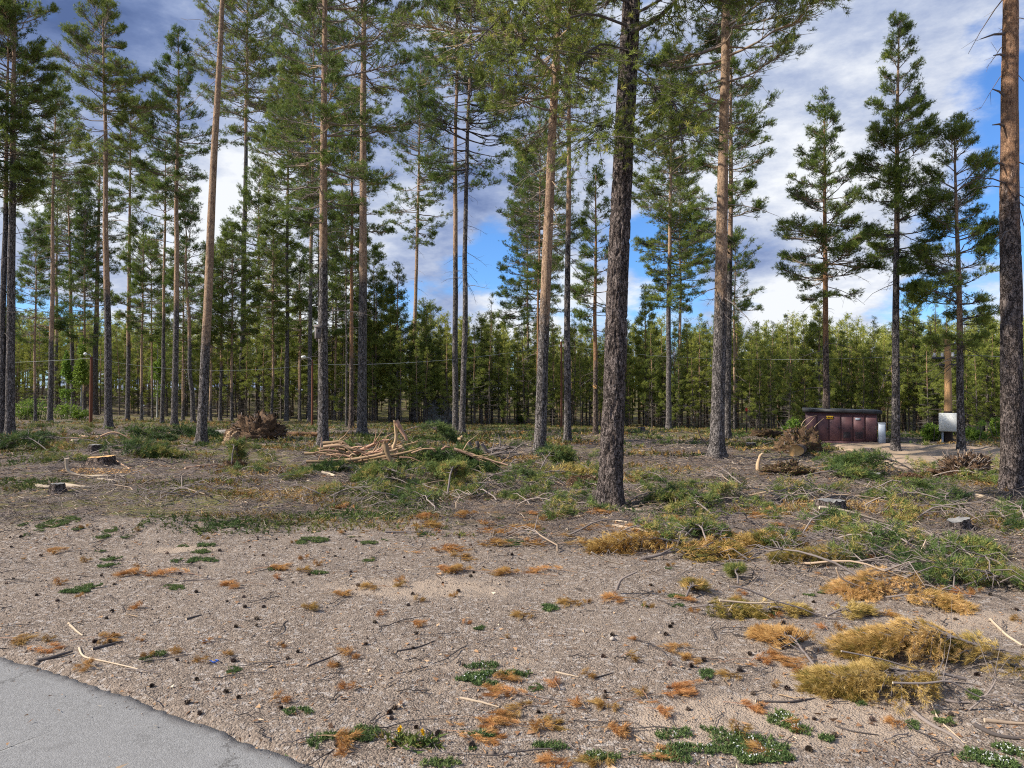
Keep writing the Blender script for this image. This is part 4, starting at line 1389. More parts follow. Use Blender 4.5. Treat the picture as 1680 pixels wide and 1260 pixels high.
lump('root_plate', 424, 722, 84, 36, M['soil'], "upturned root plate of the fallen tree, dark soil and roots bristling on top", 'root plate', 3, .55, .35, 240, fan=.6, tint=(.02, .45))
mb = MB()
lump('sand_heap', 381, 728, 26, 17, M['sand'], "small orange heap of sand against the left of the root plate", 'sand heap', 9, .7, .2, 12)
lump('root_mound', 1307, 742, 74, 32, M['soil'], "mossy root mound with dark roots on top, left of the kiosk", 'root mound', 5, .6, .3, 160, mossy=True, fan=.5, tint=(.05, .5))
lump('root_mound', 1574, 784, 88, 26, M['soil'], "brown heap of torn roots in front of the sandy road at right", 'root mound', 6, .6, .4, 420, tint=(.35, .8), fan=1.4)
lump('brush_heap', 722, 694, 44, 28, M['stone'], "far grey heap of leafy brush against the wood, left of the close pair of pines", 'brush heap', 8, .8, .35, 160, fan=1.2, mossy=True)
lump('brush_heap', 1255, 716, 50, 9, M['soil'], "low dark strip of brush at the wood's edge left of the kiosk", 'brush heap', 12, .6, .35, 120, mossy=True)
lump('soil_hump', 386, 768, 34, 9, M['soil'], "small dark scrap heap among twigs left of the brush pile", 'soil heap', 15, .7, .4, 60)
lump('bark_heap', 1290, 777, 84, 13, M['soil'], "low heap of bark and moss with orange scraps, before the cut log end", 'bark heap', 17, .4, .4, 120, tint=(.4, .9), mossy=True)
lump('bark_heap', 1490, 790, 40, 9, M['soil'], "few orange bark scraps left of the brown heap of torn roots", 'bark heap', 18, .5, .4, 50, tint=(.5, .9))
lump('bark_heap', 955, 797, 48, 12, M['soil'], "low rotten stump remains with tan bark, left of the nearest dark pine", 'bark heap', 19, .5, .35, 120, tint=(.6, .95))
# cut log end showing in the root mound
b = px(1307, 745)
Dl = b[1] - .9
mb = MB()
c0, c1 = pxd(1306, 740, Dl), pxd(1316, 737, Dl + 1.3)
capped_tube(mb, np.array([c0, c0 * .7 + c1 * .3, c1]) - c0, [.16, .165, .15], 18, a=.1, acap=.8)
o = empty('cut_log', c0, "log whose fresh orange cut end faces the camera at the mossy root mound", 'log')
mb2 = MB()
V, Q = tubes(np.array([[[0, 0, 0], (c1 - c0) * .5, c1 - c0]]), np.array([[.17, .17, .15]]), 18)
mk('bark', V, [Q], M['barkred'], o, {'tint': np.zeros(len(V))}, smooth=True)
d_ = norm(c1 - c0)
ax = norm(np.cross(d_, [0, 0, 1]))
ay = np.cross(ax, d_)
th = np.linspace(0, 2 * PI, 22, endpoint=False)
R_ = .172 * (1 + .10 * np.sin(th * 2 + 1) + .08 * np.cos(th * 3))
V = np.vstack([-d_ * .012 + ax * (R_ * np.cos(th))[:, None] + ay * (R_ * np.sin(th))[:, None], [-d_ * .014]])
V2 = V[:22] + d_ * .03
mk('cut_face', np.vstack([V, V2]), [np.array([[i, (i + 1) % 22, 22] for i in range(22)]), np.array([[i, (i + 1) % 22, 23 + (i + 1) % 22, 23 + i] for i in range(22)])], M['cutface'], o)
# curved shoots rising beside the mound and by the kiosk
for pix, lab in [([(1312, 704), (1318, 690), (1330, 683), (1340, 682)], "arching pale shoot rising left of the kiosk, nearest the mound"),
                 ([(1316, 704), (1328, 694), (1337, 684)], "second pale shoot bending towards the kiosk"),
                 ([(1330, 712), (1338, 698), (1352, 686)], "thin shoot leaning over the kiosk's left corner")]:
    branch_px('bare_shoot', pix, float(px(1310, 738)[1]) + .2, .013, M['twig'], lab, 'shoot', tint=.75, taper=.3)
branch_px('cut_branch', [(1243, 772), (1245, 757), (1247, 748), (1251, 744)], float(px(1245, 775)[1]), .045, M['peeled'], "orange branch standing up at the left of the low bark heap", 'branch', tint=.75)
branch_px('dead_branch', [(1162, 733), (1150, 720), (1146, 708), (1145, 703)], float(px(1162, 740)[1]), .022, M['twig'], "dark curved dead branch sticking up left of the stout brown-orange pine", 'branch', tint=.05, taper=.4)

# ================================================================== kiosk
kp = px(1398, 729)
Dk = float(kp[1])
s = Dk / F
W, Hk = 107 * s, 52 * s
rt = empty('electricity_kiosk', (kp[0], kp[1] + .9, kp[2]), "low plum-coloured metal kiosk with a flat dark roof at the wood's edge", 'kiosk', rz=math.radians(-22))
mb = MB()
box(mb, (0, 0, Hk / 2), (W, 1.7, Hk), bev=.01)
mb.build('body', M['plum'], rt)
mb = MB()
box(mb, (0, 0, Hk * .045), (W + .05, 1.76, Hk * .09), bev=.005)
mb.build('plinth', M['plum'], rt)
mb = MB()
V = []
for yv in (-.98, .98):
    for xv, z1 in ((-W / 2 - .1, .02), (W / 2 + .14, -.04)):
        V += [[xv, yv, Hk + .003 + z1], [xv, yv, Hk + .11 + z1]]
V = np.array(V)
mb.add(V, f4=[[0, 2, 3, 1], [4, 5, 7, 6], [0, 1, 5, 4], [2, 6, 7, 3], [1, 3, 7, 5], [0, 4, 6, 2]])
mb.build('roof', M['darksteel'], rt)
np_ = 6
for i in range(np_):
    x0 = -W / 2 + W * (i + .5) / np_
    mb = MB()
    box(mb, (x0, -.868, Hk * .52), (W / np_ - .045, .03, Hk * .80), bev=.006)
    dr = mb.build('door', M['plum'], rt)
    mb = MB()
    box(mb, (x0 + W / np_ * .36, -.893, Hk * .5), (.02, .02, .09), bev=.004)
    mb.build('handle', M['darksteel'], dr)
    if i in (3, 4):
        mb = MB()
        for q_ in range(6):
            box(mb, (x0, -.889, Hk * (.20 + .035 * q_)), (W / np_ * .62, .012, .018), bev=0)
        mb.build('vent', M['darksteel'], dr)
mb = MB()
box(mb, (-W / 2 + W * .345, -.893, Hk * .84), (.34 * W / 3.4, .010, .11), bev=.002)
sg = mb.build('warning_sign', M['yellowsign'], rt)
mb = MB()
for q_ in range(5):
    box(mb, (-W / 2 + W * .345 - .10 + .05 * q_, -.900, Hk * .84 + .006 * (q_ % 2)), (.028, .003, .030 + .01 * (q_ % 3)))
mb.build('lettering', M['black'], sg)
mb = MB()
box(mb, (-W / 2 + W * .735, -.893, Hk * .80), (.15, .010, .07), bev=.002)
mb.build('name_plate', M['galv'], rt)
cb = px(1452, 731)
_c, _s = math.cos(math.radians(-22)), math.sin(math.radians(-22))
_lx, _ly = W / 2 + .02 + 5 * s, -.95
cb = np.array([kp[0] + _c * _lx - _s * _ly, kp[1] + .9 + _s * _lx + _c * _ly, 0])
cb[2] = G(cb[0], cb[1])
o = empty('steel_cabinet', tuple(cb), "narrow pale grey steel cabinet against the right end of the plum kiosk", 'cabinet', rz=math.radians(-22))
mb = MB()
box(mb, (0, 0, 17 * s), (9.5 * s, .30, 34 * s), bev=.01)
mb.build('body', M['galv'], o)
mb = MB()
box(mb, (0, -.157, 17 * s), (7.5 * s, .010, 29 * s), bev=.003)
mb.build('door', M['galv'], o)
mb = MB()
box(mb, (0, 0, 34 * s + .012), (10.5 * s, .34, .022), bev=.004)
mb.build('lid', M['galv'], o)

# ================================================================== poles, lamps, wires


def pole(u, vb, vt, r, mat, lab, Y=None, crossarm=False, lamp=0, box_=False, dark_foot=0.0):
    b = px(u, vb, 80) if Y is None else pxd(u, vb, Y)
    b[2] = G(b[0], b[1]) - .1
    Y = float(b[1])
    H = pxd(u, vt, Y)[2] - b[2]
    rt = empty('utility_pole' if not lamp else 'street_lamp', b, lab, 'utility pole' if not lamp else 'street lamp')
    mb = MB()
    capped_tube(mb, [[0, 0, dark_foot], [0.01, 0, H * .5], [0, 0, H]], [r, r * .9, r * .72], 14, a=.5)
    mb.build('pole', mat, rt, smooth=True)
    if dark_foot:
        mb = MB()
        capped_tube(mb, [[0, 0, -.2], [0, 0, dark_foot + .001]], [r * 1.06, r * 1.02], 14)
        mb.build('tarred_foot', M['darkpole'], rt, smooth=True)
    if crossarm:
        mb = MB()
        for zz_ in (H - .62, H - .85):
            box(mb, (0, -.02, zz_), (.9 if zz_ > H - .7 else .5, .07, .07), bev=.008)
        mb.build('crossarm', M['darksteel'], rt)
        for xx in (-.38, -.15, .15, .38):
            mb = MB()
            capped_tube(mb, [[xx, -.02, H - .585], [xx, -.02, H - .53], [xx, -.02, H - .50], [xx, -.02, H - .44]], [.03, .055, .035, .05], 10)
            mb.build('insulator', M['porcelain'], rt, smooth=True)
    if lamp:
        mb = MB()
        capped_tube(mb, [[0, 0, H - .1], [-.25 * lamp, 0, H + .12], [-.7 * lamp, -.1, H + .16]], [.025, .022, .02], 8)
        mb.build('arm', M['galv'], rt, smooth=True)
        mb = MB()
        capped_tube(mb, [[-.62 * lamp, -.09, H + .17], [-.75 * lamp, -.12, H + .16], [-1.0 * lamp, -.16, H + .14], [-1.08 * lamp, -.17, H + .14]], [.05, .10, .09, .04], 10)
        mb.build('lamp_head', M['whitebox'], rt, smooth=True)
    return rt, b, H


p4, b4, H4 = pole(1556, 727, 557, .125, M['pole'], "pale wooden utility pole with a white box low on it, at the right", crossarm=True, dark_foot=1.15)
s4 = float(b4[1]) / F
p4.rotation_euler = (0, 0, math.radians(-34))
mb = MB()
box(mb, (1 * s4, -.24, 36 * s4 + .05), (27 * s4, .20, 30 * s4), bev=.02)
wb = mb.build('meter_box', M['whitebox'], p4)
mb = MB()
box(mb, (1 * s4, -.343, 36 * s4 + .05), (24 * s4, .008, 27 * s4), bev=.003)
mb.build('box_door', M['whitebox'], p4)
mb = MB()
capped_tube(mb, [[-.16, -.1, 0], [-.16, -.1, 24 * s4]], [.035, .035], 10)
mb.build('cable_pipe', M['galv'], p4, smooth=True)
p3, b3, H3 = pole(921, 694, 560, .075, M['redpole'], "slim far utility pole between the pale thick stem and the straight grey pine", Y=46.0, crossarm=False)
mb = MB()
capped_tube(mb, [[0, 0, H3], [0, 0, H3 + .12]], [.09, .05], 10)
mb.build('cap', M['porcelain'], p3, smooth=True)
for xx in (-.12, .12):
    mb = MB()
    capped_tube(mb, [[xx, -.02, H3 - .35], [xx, -.02, H3 - .22]], [.04, .05], 8)
    mb.build('insulator', M['porcelain'], p3, smooth=True)
p1, b1, H1 = pole(149, 672, 585, .10, M['redpole'], "red-brown lamp pole beside the dark pine on the mossy rise", Y=44.0, lamp=-.35 * -1)
p2, b2, H2 = pole(512, 690, 590, .07, M['redpole'], "lamp pole hidden behind the slim pine, only its white head showing", Y=44.0, lamp=.6)
mb = MB()
wz = [((149, 580), 44), ((300, 607), 44.5), (None, None)]


def wire(a, b_, sag, lab, r=.012):
    t = np.linspace(0, 1, 40)
    P = a[None] * (1 - t)[:, None] + b_[None] * t[:, None]
    P[:, 2] -= sag * 4 * t * (1 - t)
    mb = MB()
    capped_tube(mb, P - a, np.full(40, r), 5, a=.5)
    o = mb.build('overhead_wire', M['wire'], None, smooth=True, loc=a)
    return tag(o, lab, 'wire', "overhead wires strung between the poles")


w1, w2, w3, w4 = pxd(149, 578, 44), pxd(512, 603, 44), pxd(921, 572, 46), pxd(1556, 583, b4[1])
w1[:] = b1 + [0, 0, H1 - .1]
w2[:] = b2 + [0, 0, H2 - .3]
w3[:] = b3 + [0, 0, H3 - .2]
w4[:] = b4 + [0, 0, H4 - .5]
wire(w1, w2, .55, "overhead wire sagging between the two lamp poles at left", .007)
wire(w2, w3, .40, "pale overhead wire running right from the hidden lamp pole", .010)
wire(w3, w4, .50, "faint dark overhead wire reaching the pole with the white box", .004)
wire(w1, w1 + np.array([-30, 8, 1.0]), .6, "overhead wire leaving the red-brown lamp pole to the left", .009)
wire(w4, w4 + np.array([26, -8, .5]), .6, "overhead wire leaving the pole with the white box to the right", .007)
# markers
b = px(1225, 713)
o = empty('marker_stake', b, "thin dark stake with a red top at the wood's edge right of the stout pine", 'stake')
hh = 38 * ppm(b)
mb = MB()
capped_tube(mb, [[0, 0, -.1], [0, 0, hh]], [.035, .03], 8)
mb.build('stake', M['darkpole'], o, smooth=True)
mb = MB()
capped_tube(mb, [[0, 0, hh + .001], [0, 0, hh + .16]], [.05, .05], 8)
mb.build('red_top', M['redtop'], o, smooth=True)
b = px(236, 683)
o = empty('marker_post', b, "small pale post with a tiny top plate, far left in front of the wood", 'post')
hh = 17 * ppm(b)
mb = MB()
capped_tube(mb, [[0, 0, -.1], [0, 0, hh]], [.035, .03], 8)
mb.build('post', M['greycut'], o, smooth=True)
mb = MB()
box(mb, (0, -.03, hh + .05), (.16, .03, .12), bev=.004)
mb.build('plate', M['whitebox'], o)

# nest box on the stout pine
rt18, D18, lean18 = TREE_OBJ[18]
bp_ = pxd(521.5, 547, D18 - .27)
s = D18 / F
o = empty('nest_box', bp_, "grey wooden nest box with a sloping lid fixed to the stout pine", 'nest box', rz=math.radians(28))
w_, h_, d_ = 8.5 * s, 17 * s, .16
mb = MB()
box(mb, (0, 0, 0), (w_, d_, h_), bev=.004)
mb.build('body', M['boxwood'], o)
mb = MB()
V = np.array([[-w_ / 2 - .03, -d_ / 2 - .06, h_ / 2 + .004], [w_ / 2 + .03, -d_ / 2 - .06, h_ / 2 + .004], [w_ / 2 + .03, d_ / 2 + .02, h_ / 2 + .075], [-w_ / 2 - .03, d_ / 2 + .02, h_ / 2 + .075]])
V = np.vstack([V, V + [0, 0, .03]])
mb.add(V, f4=[[0, 3, 2, 1], [4, 5, 6, 7], [0, 1, 5, 4], [1, 2, 6, 5], [2, 3, 7, 6], [3, 0, 4, 7]])
mb.build('lid', M['boxwood'], o)
mb = MB()
capped_tube(mb, [[0, -d_ / 2 - .004, h_ * .22], [0, -d_ / 2 + .01, h_ * .22]], [.028, .028], 12)
mb.build('entrance_hole', M['black'], o)
mb = MB()
box(mb, (0, d_ / 2 + .012, 0), (.06, .02, h_ * 1.5), bev=.003)
mb.build('back_board', M['boxwood'], o)


# ================================================================== boughs with needles
def bough(L, nsub, ntuft, ln, blades, matn, wide=.42, hump=.10, stem_r=.011, stint=.55, seed=0, wd=.07, name='cut_pine_bough', lab='', cat='pine bough', group=None, fat=.05, tshift=0, bare=.3):
    g2 = np.random.default_rng(seed)
    K = 9
    t = np.linspace(0, 1, K)
    yb = np.cumsum(g2.normal(0, .05, K)) * L * .5
    P = np.stack([L * (t - .5), yb - yb.mean(), .02 + hump * np.sin(t * PI) * g2.uniform(.6, 1.3) + .015 * g2.normal(size=K) * t], 1)
    rt = empty(name, (0, 0, 0), lab, cat, group)
    mb = MB()
    capped_tube(mb, P, stem_r * (1 - .75 * t), 6, a=stint, acap=.95)
    ti = bare + (1 - bare) * np.sqrt(g2.random(nsub))
    k = ti * (K - 1)
    k0 = np.minimum(k.astype(int), K - 2)
    S0 = P[k0] * (1 - (k - k0))[:, None] + P[k0 + 1] * (k - k0)[:, None]
    T = norm(P[k0 + 1] - P[k0])
    sg_ = np.where(g2.random(nsub) < .5, -1, 1)
    an = np.radians(g2.uniform(18, 65, nsub)) * sg_
    flatb = matn != 'cutgreen' and L < 2 and hump < .12
    Sd = np.stack([T[:, 0] * np.cos(an) - T[:, 1] * np.sin(an), T[:, 0] * np.sin(an) + T[:, 1] * np.cos(an), g2.uniform(-.05, .28, nsub) if flatb else g2.uniform(-.10, .45, nsub)], 1)
    Sd = norm(Sd)
    Ls = L * wide * (1.15 - .7 * ti) * g2.uniform(.5, 1.1, nsub)
    m = S0 + Sd * Ls[:, None] * .5
    e = S0 + Sd * Ls[:, None]
    e[:, 2] = np.maximum(e[:, 2] - .35 * Ls, .012)
    m = m + g2.normal(0, .06, m.shape) * Ls[:, None]
    V, Q = tubes(np.stack([S0, m, e], 1), np.tile([stem_r * .55, stem_r * .4, stem_r * .15], (nsub, 1)), 4)
    mb.add(V, f4=Q, a=stint - .15)
    mb.build('stem', M['peeled'] if name == 'rusty_sprig' else M['twig'], rt, smooth=True)
    si = g2.integers(0, nsub, ntuft)
    us = .3 + .75 * g2.random(ntuft)
    C = np.where((us < .5)[:, None], S0[si] + (m[si] - S0[si]) * (us * 2)[:, None], m[si] + (e[si] - m[si]) * ((us - .5) * 2)[:, None]) + g2.normal(0, fat, (ntuft, 3)) * [1, 1, .6]
    C[:, 2] = np.maximum(C[:, 2], .01)
    D = norm(Sd[si] * (1.6 if flatb else 1) + [0, 0, .05 if flatb else .25] + g2.normal(0, .3, (ntuft, 3)))
    global rng
    kp_ = rng
    rng = g2
    tt_ = np.clip(.5 + .2 * g2.normal(size=ntuft) + .35 * vn(C[:, 0] * 7 / max(L, .3), C[:, 1] * 7 / max(L, .3), seed) + tshift, 0, 1)
    V, Fc, T_ = needles(C, D, blades, ln, wd, spread=.5 if matn != 'cutgreen' else .7, tint=tt_)
    rng = kp_
    V[:, 2] = np.maximum(V[:, 2], -.01)
    mk('needles', V, [Fc], M[matn], rt, {'tint': T_})
    return rt


def slope_rot(x, y, rz):
    e = .25
    gx_ = (G(x + e, y) - G(x - e, y)) / (2 * e)
    gy_ = (G(x, y + e) - G(x, y - e)) / (2 * e)
    c, s_ = math.cos(rz), math.sin(rz)
    return (math.atan(-gx_ * s_ + gy_ * c), -math.atan(gx_ * c + gy_ * s_), rz)


def put(proto, p, rz, sc_, used_, lab=None, sink=.0, group=None):
    loc = (p[0], p[1], G(p[0], p[1]) - sink)
    rot = slope_rot(p[0], p[1], rz)
    if id(proto) not in used_:
        used_.add(id(proto))
        proto.location, proto.rotation_euler, proto.scale = loc, rot, ((sc_,) * 3 if not isinstance(sc_, tuple) else sc_)
        if lab:
            proto['label'] = lab
        return proto
    return dup(proto, loc, rot, sc_, lab, group)


# large yellowed boughs in the foreground, one by one
GY = "yellowed pine boughs on the gravel at right"
BIG = [  # u, v, length px, heading deg (stem base -> tip), tufts, mat, height, tint shift, label
    (1470, 1118, 235, 184, 1500, 'yellow', .16, .05, "large straw-yellow bough in the right foreground, its bushy tip pointing left"),
    (1530, 1072, 230, 165, 1300, 'yellow', .22, -.02, "straw-yellow bough humped up behind the largest foreground one"),
    (1640, 1085, 200, 150, 800, 'yellow', .20, -.12, "yellow bough with a greenish tip at the right edge foreground"),
    (1475, 958, 210, 200, 1000, 'yellow', .12, .10, "flat golden bough in the middle of the right gravel"),
    (1515, 985, 110, -40, 450, 'yellow', .08, .0, "golden bough tip trailing down below the flat golden one"),
    (1540, 950, 140, 10, 500, 'cutgreen', .12, .3, "yellow-green bough just above the flat golden one"),
    (1360, 915, 150, 170, 700, 'yellow', .14, -.30, "olive-yellow bough left of the bare twig heap"),
    (1275, 888, 110, 175, 420, 'yellow', .10, -.10, "small olive-gold bough at the upper edge of the right gravel"),
    (1125, 908, 150, 5, 700, 'yellow', .10, -.25, "dark olive bough lying level right of the nearest pine"),
    (1060, 893, 150, 190, 600, 'orange', .12, .15, "rust-coloured bough in front of the nearest pine's foot"),
    (1185, 1000, 105, -15, 500, 'yellow', .10, -.18, "brownish-olive bough near the centre right, tip to the right"),
    (1135, 968, 60, 60, 260, 'yellow', .14, -.22, "small bushy brown-olive clump left of the upright tuft"),
    (1208, 948, 46, 80, 240, 'cutgreen', .18, .25, "upright olive tuft standing alone on the right gravel"),
    (1295, 1062, 130, 100, 650, 'orange', .16, .25, "rusty golden bough lying beneath a bare forked stem"),
    (1385, 1003, 70, 20, 200, 'yellow', .06, .1, "small golden sprig left of the flat golden bough"),
    (1270, 1000, 90, 10, 220, 'yellow', .05, .05, "thin golden sprig under the long bare stem"),
    (1650, 957, 150, 5, 700, 'cutgreen', .12, .18, "mossy green bough at the right edge, middle height"),
    (1560, 905, 140, 15, 420, 'cutgreen', .10, .1, "green bough at right above the mossy green one"),
    (1440, 770, 120, 170, 900, 'cutgreen', .35, -.2, "dark green bough heap before the kiosk"),
    (1370, 778, 110, 10, 600, 'cutgreen', .25, -.1, "green bough left of the dark green heap before the kiosk"),
    (905, 760, 75, 60, 900, 'cutgreen', .35, .0, "bright green young pine growth at the foot of the pale thick pine"),
    (915, 778, 100, 10, 260, 'yellow', .15, .2, "row of golden tufts below the bright green growth"),
    (690, 778, 110, 10, 800, 'cutgreen', .34, .1, "light green bough spilling forward from the right of the big brush pile"),
    (740, 774, 120, -10, 900, 'cutgreen', .36, .05, "light green bough at the lower right corner of the big brush pile"),
    (640, 782, 90, 170, 500, 'cutgreen', .35, .05, "green bough on the ground before the pale crooked branch"),
    (670, 766, 130, 10, 1100, 'cutgreen', .40, -.05, "leafy bough filling the right of the big brush pile"),
    (722, 764, 140, -5, 1200, 'cutgreen', .40, .0, "full green bough at the right end of the big brush pile"),
    (600, 764, 110, 170, 600, 'cutgreen', .25, -.2, "dark green bough under the front of the big brush pile"),
    (560, 742, 50, 90, 420, 'cutgreen', .55, -.1, "green tuft standing against the nest-box pine's foot"),
    (690, 722, 110, 15, 500, 'cutgreen', .6, -.25, "shaded bough behind the peak of the big brush pile"),
    (660, 770, 90, 190, 500, 'cutgreen', .25, .0, "green bough end under the pale crooked branch"),
    (560, 770, 90, 180, 400, 'cutgreen', .2, -.1, "green bough at the left foot of the big brush pile"),
    (385, 755, 40, 95, 300, 'cutgreen', .55, .1, "light green young pine tuft left of the brush pile"),
    (740, 800, 70, 85, 420, 'cutgreen', .45, .15, "yellow-green seedling clump in front of the brush pile"),
    (90, 722, 150, 170, 800, 'cutgreen', .5, -.35, "dark bough mass left of the split logs"),
    (45, 735, 120, 160, 500, 'cutgreen', .4, -.2, "dull green bough at the far left, below the dark stems"),
    (205, 742, 120, 0, 700, 'cutgreen', .3, -.25, "dark green bough right behind the fresh stump"),
    (250, 745, 70, 0, 300, 'cutgreen', .25, .3, "yellow-green bough end right of the dark one at left"),
    (215, 715, 110, 10, 500, 'cutgreen', .4, -.1, "green bough behind the bowed thin branch at left"),
    (285, 712, 110, 5, 600, 'cutgreen', .45, -.3, "dark green bough just left of the leaning bare pine"),
]
for i, (u, v, Lp, hd_, nt_, mt, hp, ts_, lab) in enumerate(BIG):
    p = px(u, v + 8)
    s = ppm(p)
    L = Lp * s
    near = p[1] < 7
    lnn = .042 if near else .03 + .0045 * p[1]
    o = bough(L, int(14 + nt_ / (11 if near else 18)), int(nt_ * (1.75 if near else 1.15)), lnn, 15 if near else 10, mt, wide=.40 if v > 850 else .45, hump=hp * (.5 if near else .8), seed=500 + i, wd=.065 if near else .11,
              name='pine_bough', lab=lab, group=GY if (v > 870 and u > 1000) else None, fat=.013 if near else .05, tshift=ts_ + (.10 if near and mt == 'yellow' else 0), stem_r=.009 if near else .018, stint=.4, bare=.12)
    o.location = p
    o.rotation_euler = slope_rot(p[0], p[1], math.radians(hd_))

# bare stems arching over the yellow boughs
for pix, Y, rad, lab in [([(1380, 1068), (1455, 1082), (1540, 1112), (1560, 1120)], 4.25, .0045, "thin bare stem lying over the largest yellow bough"),
                         ([(1465, 1120), (1530, 1123), (1560, 1112), (1600, 1145), (1640, 1150)], 4.1, .006, "bare curved stem under the largest yellow bough"),
                         ([(1590, 1172), (1625, 1135), (1638, 1110), (1625, 1085)], 4.0, .005, "bare stem hooking upward at right of the yellow boughs"),
                         ([(1480, 1148), (1515, 1185), (1560, 1205), (1580, 1225)], 3.85, .011, "thick brown stick slanting down right below the yellow boughs"),
                         ([(1515, 1130), (1530, 1155), (1535, 1180), (1565, 1200), (1600, 1240)], 3.8, .006, "grey-white crooked twig beside the thick brown stick"),
                         ([(1550, 1149), (1570, 1152), (1588, 1153)], 4.0, .009, "short whitish peeled stick under the yellow boughs"),
                         ([(1615, 1183), (1650, 1186), (1690, 1188)], 3.85, .012, "orange peeled branch at the right edge foreground"),
                         ([(1650, 1145), (1670, 1160), (1700, 1175)], 4.0, .010, "grey-brown branch end at the right edge below the yellow boughs"),
                         ([(1625, 1015), (1655, 1045), (1690, 1065)], 5.3, .010, "pale straight stick leaning down right at the right edge"),
                         ([(1640, 1085), (1690, 1100)], 4.6, .008, "dark stick end at the right edge behind the yellow boughs"),
                         ([(1195, 962), (1225, 962), (1265, 988), (1320, 995), (1345, 1020), (1385, 1035)], 5.9, .007, "long bare branching stem arching above the rusty bough"),
                         ([(1180, 985), (1240, 990), (1290, 986)], 5.95, .008, "bare tan stem lying left of the arching one"),
                         ([(1372, 932), (1378, 950), (1410, 962), (1440, 975)], 6.4, .009, "orange stem hooked at the left end of the flat golden bough"),
                         ([(1012, 968), (1018, 950), (1045, 938)], 6.6, .014, "bent grey stick shaped like a hook on the central gravel"),
                         ([(970, 906), (990, 918), (1025, 928)], 7.1, .010, "white bent stick left of the hook-shaped one"),
                         ([(505, 1092), (545, 1076), (562, 1068)], 5.0, .005, "thin dark straight twig near the centre-left foreground"),
                         ([(650, 1068), (690, 1060), (712, 1050)], 5.2, .006, "dark reddish forked twig in the centre foreground"),
                         ([(912, 1102), (950, 1110)], 4.6, .006, "dark twig right of the green mat with white flowers"),
                         ([(972, 1112), (1005, 1103)], 4.6, .005, "thin dark twig right of the reddish forked twigs"),
                         ([(755, 1145), (790, 1152), (820, 1160)], 4.25, .008, "brown twig with a pale broken end in the lower centre"),
                         ([(865, 1138), (900, 1145), (940, 1150)], 4.3, .006, "twig running right out of the rusty needle fan"),
                         ([(1240, 1150), (1290, 1152), (1335, 1145)], 4.15, .008, "dark double twig on the sand left of the yellow boughs"),
                         ([(1370, 1190), (1400, 1200), (1440, 1205)], 3.75, .005, "thin black twig on the sand at lower right"),
                         ([(60, 1085), (90, 1078), (115, 1070)], 5.1, .013, "dark stick at the path edge beside the rusty sprig at left"),
                         ([(113, 1022), (125, 1035), (135, 1042)], 5.4, .009, "short curved white stick above the rusty sprig at left"),
                         ([(130, 1062), (135, 1078), (165, 1083), (225, 1098)], 4.9, .007, "long tan root-like stick trailing from the rusty sprig at left"),
                         ([(150, 1065), (200, 1052)], 5.2, .010, "grey-black stick right of the rusty sprig at left"),
                         ([(305, 1015), (330, 1008)], 5.6, .008, "short dark stick on the left gravel"),
                         ([(295, 952), (365, 948)], 6.2, .005, "thin brown twig lying level on the left gravel"),
                         ([(632, 872), (690, 872)], 8.6, .013, "grey stick lying level at the back of the gravel"),
                         ([(1005, 862), (1050, 868), (1100, 885)], 8.4, .022, "pale debarked branch running right from the nearest pine's foot"),
                         ([(930, 868), (1000, 852), (1030, 856)], 8.9, .018, "pale branch lying across the nearest pine's foot"),
                         ([(1025, 834), (1070, 838), (1100, 828)], 9.6, .020, "tan forked branch right behind the nearest pine"),
                         ([(1345, 833), (1390, 838), (1450, 862)], 8.9, .022, "tan branch lying over the front of the grey stump"),
                         ([(1320, 848), (1370, 862), (1420, 872), (1440, 885)], 8.4, .018, "orange branch slanting below the grey stump"),
                         ([(1405, 875), (1422, 895)], 7.9, .022, "short thick tan stick left of the golden bough"),
                         ([(1600, 925), (1630, 928), (1650, 938)], 6.6, .022, "grey-tan log piece at the right edge above the green bough"),
                         ([(1510, 905), (1518, 885)], 7.2, .010, "upright bleached twig in the right slash"),
                         ([(1590, 812), (1625, 818), (1655, 830)], 10.2, .040, "thick tan branch at the foot of the right-edge pine"),
                         ([(1600, 1190), (1640, 1210), (1700, 1215)], 3.7, .012, "dark lichen-spotted branch in the lower right corner")]:
    o_ = branch_px('stick', pix, Y, rad, M['twig'], lab, 'stick', "sticks lying on the gravel", tint=.90 if any(w_ in lab for w_ in ('white', 'pale', 'bleached', 'tan')) else (.72 if 'orange' in lab else (.10 if any(w_ in lab for w_ in ('dark', 'black')) else .5)), sides=8,
                  twigs=5 if 'bare' in lab else 0)

